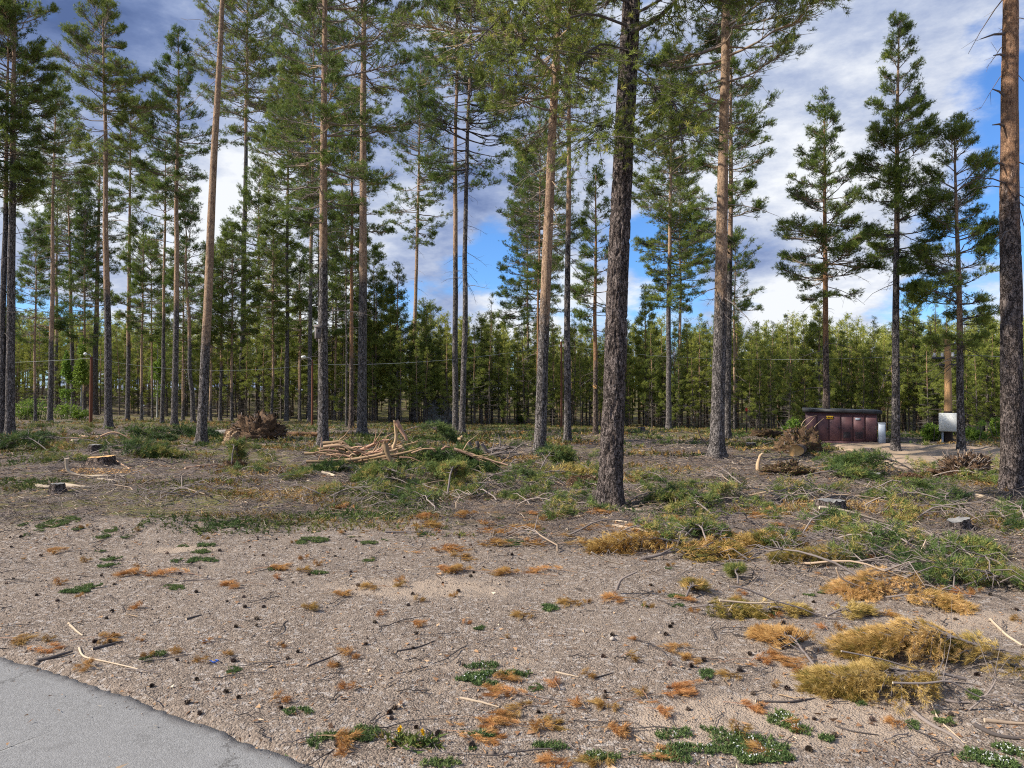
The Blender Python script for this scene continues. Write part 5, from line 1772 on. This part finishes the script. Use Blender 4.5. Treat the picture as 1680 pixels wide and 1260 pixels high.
# rust-coloured sprigs
protoO = [bough(L_, ns_, nt_, .050, 14, 'orange', wide=.5, hump=.03, seed=700 + k, wd=.055, name='rusty_sprig', lab='x', cat='pine sprig', group="rusty needle sprigs scattered on the gravel", fat=.012, stem_r=.004, stint=.3, bare=.05)
          for k, (L_, ns_, nt_) in enumerate([(.34, 9, 90), (.22, 7, 60), (.16, 5, 40), (.45, 12, 130), (.28, 8, 80), (.12, 4, 26)])]
useo = set()
ORG = [(590, 840, 3, "golden-rust sprig at the gravel's back edge left of centre"), (735, 850, 3, "rusty sprig, left one of the row at the gravel's back edge"), (800, 845, 3, "rusty sprig in the middle of the row at the gravel's back edge"), (885, 850, 3, "broad rusty sprig left of the nearest pine"), (945, 846, 3, "rusty sprig touching the nearest pine's left foot"),
       (1005, 868, 3, "rusty sprig just before the nearest pine"), (1020, 885, 3, "rusty sprig below the nearest pine, half under an olive one"), (730, 918, 4, "rusty tuft upper left of the long central sprigs"), (715, 935, 1, "small rusty tuft left of the long central sprigs"), (790, 940, 3, "long rusty sprig in the central gravel, left of a pair"), (870, 945, 3, "long rusty sprig in the central gravel, right of a pair"),
       (910, 940, 0, "short rusty sprig at the right end of the central pair"), (935, 895, 0, "rusty tuft between the nearest pine and the central pair"), (250, 947, 3, "rusty sprig crossed by a thin twig on the left gravel"), (295, 945, 0, "smaller sprig touching the twig-crossed one"), (408, 962, 4, "rusty sprig in a scatter of cones, left of centre"), (545, 977, 1, "small rusty sprig alone on the centre-left gravel"), (440, 935, 1, "pale rusty sprig beside a green tuft"),
       (78, 905, 1, "small rusty sprig near the left edge, on the gravel hump"), (148, 1052, 4, "upright rusty sprig at the path edge at left"), (20, 1052, 1, "rusty tuft at the far left edge by the path"), (60, 1065, 0, "rusty tuft beside the path at far left"), (850, 1145, 0, "fan-shaped rusty sprig in the lower centre"), (760, 1180, 3, "long rusty sprig in the lower centre, leftmost of its cluster"), (868, 1165, 0, "rusty sprig below the fan-shaped one"),
       (880, 1190, 4, "curly rusty sprig lowest in the central cluster"), (840, 1195, 0, "rusty sprig between the long and the curly one"), (815, 1118, 1, "rusty sprig lying on the green mat with white flowers"), (790, 1132, 1, "rusty sprig at the lower edge of the flowery mat"), (768, 1208, 0, "dark red-brown sprig on a small green mat in the lower centre"), (1065, 1145, 3, "wide rusty sprig right of the lower central cluster"), (1020, 1155, 4, "rusty sprig touching the wide one on its left"),
       (1125, 1068, 0, "rusty sprig, highest in the column right of centre"), (1160, 1085, 4, "rusty sprig in the column right of centre, second from the top"), (1150, 1128, 0, "rusty sprig in the column right of centre, lowest"), (1225, 1085, 3, "dark rusty sprig left of the rusty golden bough"), (1210, 1110, 1, "rusty tuft under the dark rusty sprig"), (1000, 1242, 4, "rusty sprig at the bottom edge, centre right"), (930, 1250, 1, "rusty sprig cut by the bottom edge of the photo"), (1060, 1243, 0, "rusty sprig lying in the lower green mat"),
       (1265, 1235, 1, "lone rusty sprig on the lower sand"), (1215, 1160, 1, "small rusty sprig on the sand left of the dark double twig"), (1025, 985, 1, "small golden sprig on the central gravel"), (950, 990, 1, "faint golden sprig beside a green tuft"), (1110, 985, 1, "small rusty sprig left of the olive bough"), (870, 1010, 1, "tiny golden sprig on the central gravel"), (620, 965, 1, "tiny rusty sprig on the centre gravel"), (1440, 1012, 1, "small rusty sprig under the golden bough's tip"), (1330, 1090, 0, "golden sprig below the rusty golden bough")]
for (u, v, k, lab) in ORG:
    p = px(u, v)
    s_ = float(np.clip(p[1] / 5.2, .8, 1.5)) * g.uniform(.72, .92)
    s_ = (s_ * 1.15, s_, s_ * .6)
    put(protoO[k], p, g.uniform(-.5, .5) + (PI if g.random() < .5 else 0), s_, useo, lab)
for _ in range(46):
    p = px(g.uniform(640, 1330), g.uniform(836, 905))
    s_ = g.uniform(.9, 1.5)
    put(protoO[int(g.integers(0, 5))], p, g.uniform(-.4, .4), (s_ * 1.2, s_, s_ * .6), useo, "rusty needle sprig among litter at the gravel's back edge, middle and right")
for _ in range(110):
    u, v = g.uniform(-40, 1700), 850 + 400 * g.random() ** 1.2
    p = px(u, v)
    if edge_d(p[0], p[1]) < .1:
        continue
    put(protoO[int(g.choice([5, 5, 5, 2, 1]))], p, g.uniform(0, 6.28), g.uniform(.35, .75), useo, "tiny rusty needle cluster lying on the gravel")

# green slash boughs strewn over the clearing
protoG = [bough(L_, 16, nt_, .075, 9, 'cutgreen', wide=.45, hump=.15, tshift=[-.15, .1, 0, .3, -.05, .2][k], seed=800 + k, wd=.10, lab='x', group="cut green pine boughs strewn over the cleared ground", fat=.03, stem_r=.011, stint=.6, bare=.2) for k, (L_, nt_) in
          enumerate([(.9, 170), (.7, 130), (1.1, 200), (.6, 120), (.8, 140), (1.0, 160)])]
protoB = [bough(L_, 15, 1, .06, 3, 'yellow', wide=.6, hump=.14, seed=850 + k, lab='x', name='bare_branch', cat='branch', group="bare cut branches strewn over the cleared ground", stem_r=.011, stint=[.72, .58, .4][k], bare=.1) for k, L_ in enumerate([1.2, .9, 1.0])]
for p_ in protoB:
    for ch in list(p_.children):
        if ch.name.startswith('needles'):
            bpy.data.objects.remove(ch)
useg = set()
CLEAR = [(*px(u_, v_)[:2], r_) for (u_, v_, r_) in ((1363, 838, .55), (1572, 868, .5), (1425, 786, .6), (1000, 832, .45), (1662, 804, .4), (94, 808, .6), (167, 765, .9))]


def blocked(p):
    return any(abs(p[0] - a) < r_ and -1.5 < p[1] - b_ < .4 for a, b_, r_ in CLEAR)


ZG = [(1020, 1700, 788, 892, 66, "green pine bough in the slash between the nearest pine and the right edge"), (842, 990, 765, 850, 24, "green pine bough left of the nearest pine's foot"), (540, 860, 772, 832, 26, "small green bough in front of the big brush pile"),
      (20, 330, 700, 765, 26, "green bough among the slash at left"), (330, 540, 735, 800, 14, "green bough on the twigs between leaning pine and brush pile"), (1330, 1700, 750, 800, 10, "green bough beyond the stumps at right"), (1400, 1700, 865, 965, 16, "green bough on the gravel's edge at far right"),
      (560, 860, 700, 735, 10, "green bough behind the big brush pile"), (840, 1150, 700, 770, 7, "faded green bough on the open ground mid-photo")]
for (u0, u1, v0, v1, n_, lab) in ZG:
    for _ in range(n_):
        p = px(g.uniform(u0, u1), g.uniform(v0, v1))
        if blocked(p):
            continue
        put(protoG[int(g.integers(0, 6))], p, g.uniform(0, 6.28), g.uniform(.6, 1.15), useg, lab, sink=.01)
ZB = [(840, 1700, 775, 900, 60, "bare tan branch lying in the green slash at right"), (20, 540, 705, 830, 34, "bare branch lying in the litter at left"), (540, 860, 765, 840, 18, "bare branch in front of the big brush pile"), (840, 1500, 705, 775, 34, "bare grey branch on the open ground mid-photo"), (1250, 1700, 850, 960, 20, "bare branch at the gravel's edge at right")]
for (u0, u1, v0, v1, n_, lab) in ZB:
    for _ in range(n_):
        p = px(g.uniform(u0, u1), g.uniform(v0, v1))
        if blocked(p):
            continue
        put(protoB[int(g.integers(0, 3))], p, g.uniform(0, 6.28), g.uniform(.5, 1.2), useg, lab, sink=.01)


# ================================================================== weeds, shrubs, flowers
def mat_patch(u, v, wpx, hpx, lab, flowers=0, seed=0, name='weed_patch'):
    p = px(u, v)
    s = ppm(p)
    rx = wpx * s / 2
    p2, p3 = px(u, v - hpx / 2), px(u, v + hpx / 2)
    ry = max(.03, abs(p2[1] - p3[1]) / 2 * (.62 if hpx < 30 else .88))
    g2 = np.random.default_rng(seed)
    n = int(np.clip(3400 * rx * ry * PI / .25, 60, 5000))
    a = g2.uniform(0, 2 * PI, n)
    r = np.sqrt(g2.random(n)) * (1 + .35 * vn(np.cos(a) * 2 + seed, np.sin(a) * 2, seed))
    x, y = rx * r * np.cos(a), ry * r * np.sin(a)
    keep = (vn(x * 14 + seed, y * 14, 3) > -.15) & (r < 1.5)
    if keep.sum() < .4 * n:
        keep = r < 1.5
    x, y = x[keep], y[keep]
    C = np.stack([x, y, terr(x + p[0], y + p[1]) - p[2] + .004], 1)
    rt = empty(name, p, lab, 'weed patch', "low green weeds on the gravel")
    D = norm(np.stack([g2.normal(0, .6, len(C)), g2.normal(0, .6, len(C)), np.ones(len(C))], 1))
    global rng
    kk = rng
    rng = g2
    V, Fc, T_ = needles(C, D, 6, .017, .34, spread=.9, tint=g2.random(len(C)))
    rng = kk
    mk('leaves', V, [Fc], M['weed'], rt, {'tint': T_})
    if flowers:
        i = g2.integers(0, len(C), flowers)
        cf = C[i] * [.8, .8, 1] + [0, 0, .018]
        V, Fc, T_ = needles(cf, np.tile([0, 0, .3], (flowers, 1)), 4, .007, .7, spread=1.2, tint=0 * i)
        mk('flowers', V, [Fc], M['white'], rt, {'tint': T_})
    return rt


for i, a_ in enumerate([(790, 1108, 95, 36, "green mat dotted with white flowers in the lower centre", 26), (850, 1108, 40, 16, "small green mat right of the flowery one", 4), (565, 1212, 108, 42, "dense green mat beside the path edge", 0), (1190, 1232, 260, 66, "widest green mat, at the bottom edge right of centre", 60), (1295, 1188, 50, 44, "green clump with white lichen on the lower sand", 40),
                        (1357, 1214, 30, 12, "tiny green clump between the lichen clump and the right corner", 0), (900, 999, 30, 16, "bright green tuft in the centre of the gravel", 0), (524, 941, 26, 10, "lone green tuft above the centre-left gravel", 0), (512, 887, 42, 18, "green tuft at the gravel's back edge, centre left", 0), (370, 862, 50, 18, "green tuft with a tan twig at the back of the left gravel", 0),
                        (330, 906, 24, 10, "small green tuft on the left gravel, under a larger one", 0), (338, 895, 30, 10, "green tuft just above the small one on the left gravel", 0), (100, 857, 42, 22, "green tuft on the litter near the left edge", 0), (38, 862, 16, 8, "tiny green tuft at the far left", 0), (72, 853, 24, 8, "little green tuft left of the bigger one at left", 0), (315, 922, 60, 14, "flat yellowish-green mat on the left gravel", 0),
                        (490, 1170, 50, 18, "thin green patch above the dense mat by the path", 0), (785, 1208, 60, 18, "green mat under the dark red-brown sprig", 0), (905, 1226, 70, 16, "thin green mat low in the centre", 0), (1640, 1245, 130, 50, "green mat with white lichen in the bottom right corner", 70), (878, 872, 34, 14, "green tuft left of the nearest pine on the gravel's edge", 0), (843, 890, 30, 10, "small green tuft below the gravel's back edge, centre", 0),
                        (700, 878, 30, 10, "green tuft at the gravel's back edge right of a grey stick", 0), (440, 1258, 90, 16, "green patch cut by the bottom edge near the path", 0), (720, 1255, 60, 16, "green patch at the bottom edge, centre left", 0), (985, 1245, 60, 26, "green mat left of the widest one", 6), (640, 848, 50, 14, "green tuft in front of the brush pile's heather", 0), (455, 934, 30, 8, "faint green tuft beside the pale rusty sprig", 0),
                        (170, 882, 24, 8, "small green tuft on the gravel hump at left", 0), (120, 972, 50, 10, "olive tuft with a dead twig on the left gravel", 0)]):
    mat_patch(*a_, seed=1500 + i)
protoW = [mat_patch(600, 900, w_, h_, 'x', seed=1700 + k, name='weed_tuft') for k, (w_, h_) in enumerate([(24, 10), (16, 8), (34, 12)])]
usew = set()
for _ in range(110):
    u, v = g.uniform(0, 1680), g.uniform(800, 905) if g.random() < .8 else g.uniform(905, 1240)
    p = px(u, v)
    if edge_d(p[0], p[1]) < .15:
        continue
    put(protoW[int(g.integers(0, 3))], p, g.uniform(0, 6.28), g.uniform(.35, .8), usew, "tiny green tuft at the edge between gravel and litter")
# dandelions
for (u, v, lab) in [(656, 1211, "dandelion with a yellow flower, left one of two"), (694, 1216, "dandelion with a yellow flower, right one of two")]:
    p = px(u, v + 6)
    o = empty('dandelion', p, lab, 'dandelion', "dandelions near the bottom of the photo")
    mb = MB()
    capped_tube(mb, [[0, 0, 0], [.002, 0, .03], [0, 0, .05]], [.0025, .002, .002], 6)
    mb.build('stalk', M['weed'], o)
    V, Fc, T_ = needles(np.tile([0, 0, .05], (5, 1)) + g.normal(0, .003, (5, 3)), np.tile([0, -.2, 1.], (5, 1)), 14, .016, .4, spread=1.0, tint=np.zeros(5))
    mk('flower_head', V, [Fc], M['dandelion'], o, {'tint': T_})
    V, Fc, T_ = needles(g.normal(0, .03, (26, 3)) * [1.4, 1, 0] + [0, 0, .004], norm(g.normal(0, 1, (26, 3)) * [1, 1, .3] + [0, 0, .3]), 5, .05, .25, tint=g.random(26))
    V[:, 2] = np.maximum(V[:, 2], .002)
    mk('leaves', V, [Fc], M['olive'], o, {'tint': T_ * .6})
# blue cord scrap
p = px(349, 1090)
P = np.array([[-.03, .03, .01], [-.01, .0, .02], [.012, -.012, .012], [.03, .005, .02], [.025, .03, .01], [.0, .04, .012]])
mb = MB()
capped_tube(mb, curve_pts(P, 16), np.full(16, .0035), 6)
tag(mb.build('blue_cord', M['bluecord'], None, smooth=True, loc=p), "scrap of blue plastic cord on the left gravel", 'cord')
p = px(332, 1056)
mb = MB()
capped_tube(mb, curve_pts(P * 1.1, 16), np.full(16, .002), 6)
tag(mb.build('pale_cord', M['galv'], None, smooth=True, loc=p), "faint pale blue strand on the gravel above the blue scrap", 'cord')

# shrubs: bright green bushes far left, saplings at right
for i, (u, v, w_, h_, lab) in enumerate([(30, 672, 44, 32, "bright green low bush at the far left edge, leftmost"), (62, 670, 50, 38, "bright green low bush between the two left-hand stems"), (105, 668, 44, 34, "bright green bush between slender pines at left"), (133, 666, 30, 18, "small green bush left of the red-brown lamp pole"), (48, 667, 44, 34, "bright green bush behind the leftmost ones"),
                                         (1530, 722, 34, 26, "green sapling bush left of the pole with the white box"), (1600, 724, 40, 30, "green sapling bush right of the broad dense pine"), (1640, 722, 34, 34, "green sapling bush just left of the right-edge pine"), (1570, 716, 30, 24, "green bush behind the white box"),
                                         (1022, 690, 26, 40, "light green sapling right of the nearest dark pine"), (853, 690, 14, 14, "tiny bright sapling at the wood's edge, centre"), (1300, 712, 34, 24, "green sapling thicket behind the root mound")]):
    p = px(u, v, 70)
    if u < 200:
        p = pxd(u, v, 52)
        p[2] = G(p[0], p[1])
    s = float(p[1]) / F
    R_, H_ = w_ * s / 2, h_ * s
    o = empty('bush', p, lab, 'bush', "fresh green bushes along the wood's edge")
    n = 900
    c = rv(n) * (g.random(n) ** .6)[:, None] * [R_, R_ * .8, H_ * .55] + [0, 0, H_ * .5]
    c[:, 2] = np.maximum(c[:, 2] * (.7 + .6 * np.abs(vn(c[:, 0] * 4, c[:, 1] * 4, i))), .03)
    c = c[vn(c[:, 0] * 5, c[:, 2] * 5, i) > -.1]
    V, Fc, T_ = needles(c, norm(rv(len(c)) + [0, 0, .5]), 3, .12, .5, tint=g.random(len(c)))
    mk('leaves', V, [Fc], M['birch'], o, {'tint': T_})
    m = 14
    p0 = g.normal(0, R_ * .3, (m, 3)) * [1, 1, 0]
    p1 = p0 * 2.2 + np.array([0, 0, H_ * .85])
    V, Q = tubes(np.stack([p0, (p0 + p1) / 2, p1], 1), np.tile([.018, .012, .006], (m, 1)), 4)
    mk('stems', V, [Q], M['twig'], o, {'tint': np.full(len(V), .3)})

# ================================================================== cones
protoC = []
for k in range(3):
    g2 = np.random.default_rng(60 + k)
    n = 46
    i = np.arange(n)
    z = (i + .5) / n
    th = i * 2.39996
    r = .014 * np.sin(np.clip(z * .92 + .1, 0, 1) * PI) ** .7 + .003
    c = np.stack([r * np.cos(th), r * np.sin(th), z * .042], 1)
    out = norm(np.stack([np.cos(th), np.sin(th), .55 + 0 * th], 1))
    sd = np.stack([-np.sin(th), np.cos(th), 0 * th], 1)
    L = .010 + .004 * g2.random(n)
    a0, a1 = c * .45 + [0, 0, .008] - sd * .003, c * .45 + [0, 0, .008] + sd * .003
    b0, b1 = c + out * L[:, None] + sd * .0055, c + out * L[:, None] - sd * .0055
    tip = c + out * (L * 1.3)[:, None]
    V = np.stack([a0, a1, b0, tip, b1], 1).reshape(-1, 3)
    o5 = (np.arange(n) * 5)[:, None]
    mb = MB()
    mb.add(V, f3=np.concatenate([o5 + [[0, 1, 2]], o5 + [[0, 2, 3]], o5 + [[0, 3, 4]]]), a=np.repeat(g2.random(n), 5))
    capped_tube(mb, [[0, 0, 0], [0, 0, .02], [0, 0, .04]], [.008, .010, .003], 8, a=.0)
    V = np.concatenate(mb.v)
    V2 = np.stack([V[:, 2] - .02, V[:, 1], -V[:, 0] + .014], 1)     # lying down
    mb.v = [V2]
    mb.a = [np.concatenate(mb.a)]
    o = mb.build('pine_cone', M['cone'], None)
    tag(o, "small dark pine cone lying on the gravel", 'pine cone', "pine cones scattered on the gravel")
    protoC.append(o)
first = [True] * 3
n_c = 0
while n_c < 250:
    u = g.uniform(-20, 1700)
    v = 845 + 400 * g.random() ** 2.1
    p = px(u, v)
    if edge_d(p[0], p[1]) < .05 or (vn(p[0] * .8, p[1] * .8, 9) < -.35 and g.random() < .8):
        continue
    k = int(g.integers(0, 3))
    o = protoC[k] if first[k] else protoC[k].copy()
    if not first[k]:
        sc.collection.objects.link(o)
    first[k] = False
    s_ = g.uniform(.38, .66)
    o.location = (p[0], p[1], G(p[0], p[1]) + .001)
    o.rotation_euler = (g.normal(0, .3), g.normal(0, .3), g.uniform(0, 6.28))
    o.scale = (s_,) * 3
    n_c += 1

# small dark twigs on the gravel, forked
protoT = []
for k in range(6):
    g2 = np.random.default_rng(90 + k)
    L = [.14, .22, .10, .30, .18, .12][k]
    t = np.linspace(-.5, .5, 7)
    P = np.stack([L * t, np.cumsum(g2.normal(0, .012, 7)), .008 + np.abs(g2.normal(0, .004, 7))], 1)
    mb = MB()
    capped_tube(mb, P, .0032 * np.linspace(1, .5, 7), 6, a=[.05, .15, .8, .1, .45, .05][k], acap=.9)
    for j in range(3):
        q_ = P[2 + j]
        d = np.array([g2.normal(0, 1) * .5 + .5, g2.choice([-1, 1]) * .8, .15])
        capped_tube(mb, [q_, q_ + d * L * .12, q_ + d * L * .22 + g2.normal(0, .004, 3)], [.0018, .0014, .0008], 5, a=[.05, .15, .8, .1, .45, .05][k])
    o = mb.build('twig', M['twig'], None, smooth=True)
    tag(o, ["small dark forked twig on the gravel", "small brown forked twig on the gravel", "short pale forked twig on the gravel", "longer dark forked twig on the gravel", "grey forked twig on the gravel", "tiny black forked twig on the gravel"][k], 'twig', "little twigs scattered on the gravel")
    protoT.append(o)
first = [True] * 6
for _ in range(250):
    u, v = g.uniform(-20, 1700), 850 + 400 * g.random() ** 1.3
    p = px(u, v)
    if edge_d(p[0], p[1]) < .05:
        continue
    k = int(g.choice(6, p=[.26, .2, .1, .14, .12, .18]))
    o = protoT[k] if first[k] else protoT[k].copy()
    if not first[k]:
        sc.collection.objects.link(o)
    first[k] = False
    s_ = g.uniform(.6, 1.3)
    o.location = (p[0], p[1], G(p[0], p[1]) + .001)
    o.rotation_euler = (0, 0, g.uniform(0, 6.28))
    o.scale = (s_,) * 3

def region(o):
    x_, y_, z_ = o.location
    u = 840 + F * x_ / y_
    v = 650 + F * (CAMH - z_) / y_
    c = ['at the far left', 'left of centre', 'just left of the middle', 'just right of the middle', 'right of centre', 'at the far right'][int(np.clip(u // 280, 0, 5))]
    r = "at the gravel's back edge" if v < 910 else 'halfway up the gravel' if v < 1010 else 'on the near gravel' if v < 1110 else 'close to the bottom of the photo'
    return r + ', ' + c


for o in list(sc.objects):
    if o.parent is None and 'label' in o:
        l = o['label']
        if l in ("small dark pine cone lying on the gravel", "tiny rusty needle cluster lying on the gravel") or o.name.startswith('twig'):
            o['label'] = l.replace(' lying on the gravel', '').replace(' on the gravel', '') + ' ' + region(o)
        elif l.startswith('tiny green tuft at the edge'):
            o['label'] = 'tiny green weed tuft ' + region(o)
        elif l.startswith(('green pine bough in the slash between', 'bare tan branch lying in the green slash')):
            u = 840 + F * o.location.x / o.location.y
            w_ = 'beside the nearest pine' if u < 1130 else 'left of the grey stump' if u < 1330 else 'around the grey stump' if u < 1460 else 'near the small tilted stump' if u < 1600 else 'near the right-edge pine'
            d_ = 'far' if o.location.y > 11 else 'near'
            o['label'] = ('green pine bough' if l.startswith('green') else 'bare tan branch') + ' in the ' + ('back' if d_ == 'far' else 'front') + ' of the slash ' + w_

for o in list(sc.objects):
    if o.parent is None and o.name.startswith(('cut_pine_bough', 'bare_branch', 'rusty_sprig')) and 'label' in o:
        l = o['label']
        if l.startswith(('tiny', 'rusty sprig')) or len(l.split()) > 13:
            continue
        same = [q for q in sc.objects if q.parent is None and q.get('label') == l]
        if len(same) > 6:
            same.sort(key=lambda q: q.location.x / q.location.y)
            for i_, q in enumerate(same):
                q['label'] = l + [', its left side', ', its middle', ', its right side'][int(3 * i_ / len(same))]

# ================================================================== uncountable stuff
def scatter(n, y0, y1, pw=1.0, tm=1.2):
    y = (y0 ** (1 - pw) + (y1 ** (1 - pw) - y0 ** (1 - pw)) * rng.random(n)) ** (1 / (1 - pw)) if pw != 1 else y0 * (y1 / y0) ** rng.random(n)
    t = rng.uniform(-tm, tm, n)
    return t * .72 * y, y


rng = np.random.default_rng(31)
# gravel stones
n = 90000
x, y = scatter(n, 2.3, 11.5, 1.5)
k = (edge_d(x, y) > -.35) & (rng.random(n) > zone_f(x, y) * .8) & ((edge_d(x, y) > .03) | (rng.random(n) < .55 * np.exp(np.minimum(edge_d(x, y) - .03, 0) / .05))) & (rng.random(n) > sand_f(x, y) * .9)
x, y = x[k], y[k]
n = len(x)
sz = rng.gamma(2.4, .0014, n) * np.clip(y / 4.5, .8, 1.6)
sz = np.clip(sz, .002, .03)
big = rng.random(n) < .006
sz[big] *= 2.0
base = np.array([[1, 0, 0], [0, 1, 0], [-1, 0, 0], [0, -1, 0], [0, 0, 1], [0, 0, -1]], float)
fc = np.array([[0, 1, 4], [1, 2, 4], [2, 3, 4], [3, 0, 4], [1, 0, 5], [2, 1, 5], [3, 2, 5], [0, 3, 5]])
V = base[None] * rng.uniform(.6, 1.2, (n, 6, 1)) * np.array([1, .8, .6])
a = rng.uniform(0, 2 * PI, n)
ca, sa = np.cos(a)[:, None], np.sin(a)[:, None]
V = np.stack([V[..., 0] * ca - V[..., 1] * sa, V[..., 0] * sa + V[..., 1] * ca, V[..., 2]], -1) * sz[:, None, None]
V += np.stack([x, y, np.maximum(terr(x, y), np.where(edge_d(x, y) < .01, -.006, -9)) + sz * .30], 1)[:, None]
M['peb'] = tinted('gravel_stones', [(0, (.12, .09, .07)), (.3, (.22, .17, .135)), (.6, (.27, .21, .165)), (.85, (.35, .28, .225)), (1, (.47, .41, .35))], rough=.8)
tag(mk('gravel', V.reshape(-1, 3), [(fc[None] + (np.arange(n) * 6)[:, None, None]).reshape(-1, 3)], M['peb'], attrs={'tint': np.repeat(rng.random(n), 6)}), "loose pinkish-grey gravel covering the foreground", 'gravel', kind='stuff')

# twig litter
n = 110000
x, y = scatter(n, 6.0, 44, 1.25)
k = rng.random(n) < (.04 + .96 * zone_f(x, y)) * (.35 + .65 * ss(-.2, .3, fbm(x * .6, y * .6, 3, 71)))
k &= ~on_road(x, y, -.2)
x, y = x[k], y[k]
n = len(x)
L = rng.gamma(2.2, .055, n) * np.clip(y / 12, .8, 1.8) + .04
a = rng.normal(0, .8, n) + (rng.random(n) < .3) * PI / 2
hx, hy = np.cos(a) * L / 2, np.sin(a) * L / 2
lift = np.abs(rng.normal(0, .03, (n, 3))) + .012
bow = rng.normal(0, .12, n) * L
P = np.stack([np.stack([x - hx, y - hy, terr(x - hx, y - hy)], 1), np.stack([x - hy / np.maximum(L, .01) * bow, y + hx / np.maximum(L, .01) * bow, terr(x, y)], 1), np.stack([x + hx, y + hy, terr(x + hx, y + hy)], 1)], 1)
P[..., 2] += lift
r = (.0022 + .0045 * rng.random(n) ** 3) * np.clip(y / 11, .8, 2.4)
V, Q = tubes(P, np.stack([r, r * .85, r * .4], 1), 3)
tt = np.clip(rng.normal(.42, .28, n), 0, 1)
tag(mk('twig_litter', V, [Q], M['twig'], attrs={'tint': np.repeat(tt, 9)}), "grey and tan twig litter covering the cleared ground", 'twig litter', kind='stuff')

# bark chips and needles litter
n = 80000
x, y = scatter(n, 2.8, 30, 1.4)
k = ((edge_d(x, y) > .02) | ((edge_d(x, y) > -1.6) & (rng.random(n) < .10 + .5 * np.exp(np.minimum(edge_d(x, y), 0) / .06)))) & (rng.random(n) < (.25 + .6 * zone_f(x, y)) * (.3 + .7 * ss(-.1, .25, fbm(x * .9, y * .9, 3, 72))))
x, y = x[k], y[k]
n = len(x)
sz = (.006 + .012 * rng.random(n) ** 2) * np.clip(y / 7, .7, 2.2)
e = rng.normal(0, 1, (n, 3, 3)) * sz[:, None, None] * [1.2, 1.2, .45]
onp = edge_d(x, y) < .03
V = np.stack([x, y, np.where(onp, .0, terr(x, y)) + .008], 1)[:, None] + e
V = V.reshape(-1, 3)
V[:, 2] = np.maximum(V[:, 2], np.where(np.repeat(onp, 3), -.004, terr(V[:, 0], V[:, 1]) + .002))
tag(mk('bark_litter', V, [np.arange(n * 3).reshape(-1, 3)], M['chip'], attrs={'tint': np.repeat(np.clip(rng.normal(.4, .25, n), 0, 1), 3)}), "brown bark chips and needle bits over gravel and soil", 'bark litter', kind='stuff')

# heather, lingonberry and moss cover
n = 110000
x, y = scatter(n, 8.0, 62, 1.3)
mm = moss_f(x, y) + .9 * fbm(x * .55, y * .8, 4, 90)
k = ~on_road(x, y) & (rng.random(n) < ss(.30, .62, mm)) & (rng.random(n) < zone_f(x, y))
x, y, mm = x[k], y[k], mm[k]
n = len(x)
hgt = np.clip(y / 13, .8, 2.0) * rng.uniform(.035, .085, n)
D = norm(np.stack([rng.normal(0, .4, n), rng.normal(0, .4, n), np.ones(n)], 1))
tn = np.clip(.38 + 1.3 * fbm(x * .8 + 9, y * 1.3, 3, 33) + .16 * rng.normal(size=n), 0, 1)
V, Fc, T_ = needles(np.stack([x, y, terr(x, y)], 1), D, 6, hgt, .26, spread=.9, tint=tn)
tag(mk('heather_cover', V, [Fc], M['olive'], attrs={'tint': T_}), "low heather, lingonberry and moss over the cleared ground", 'ground cover', kind='stuff')
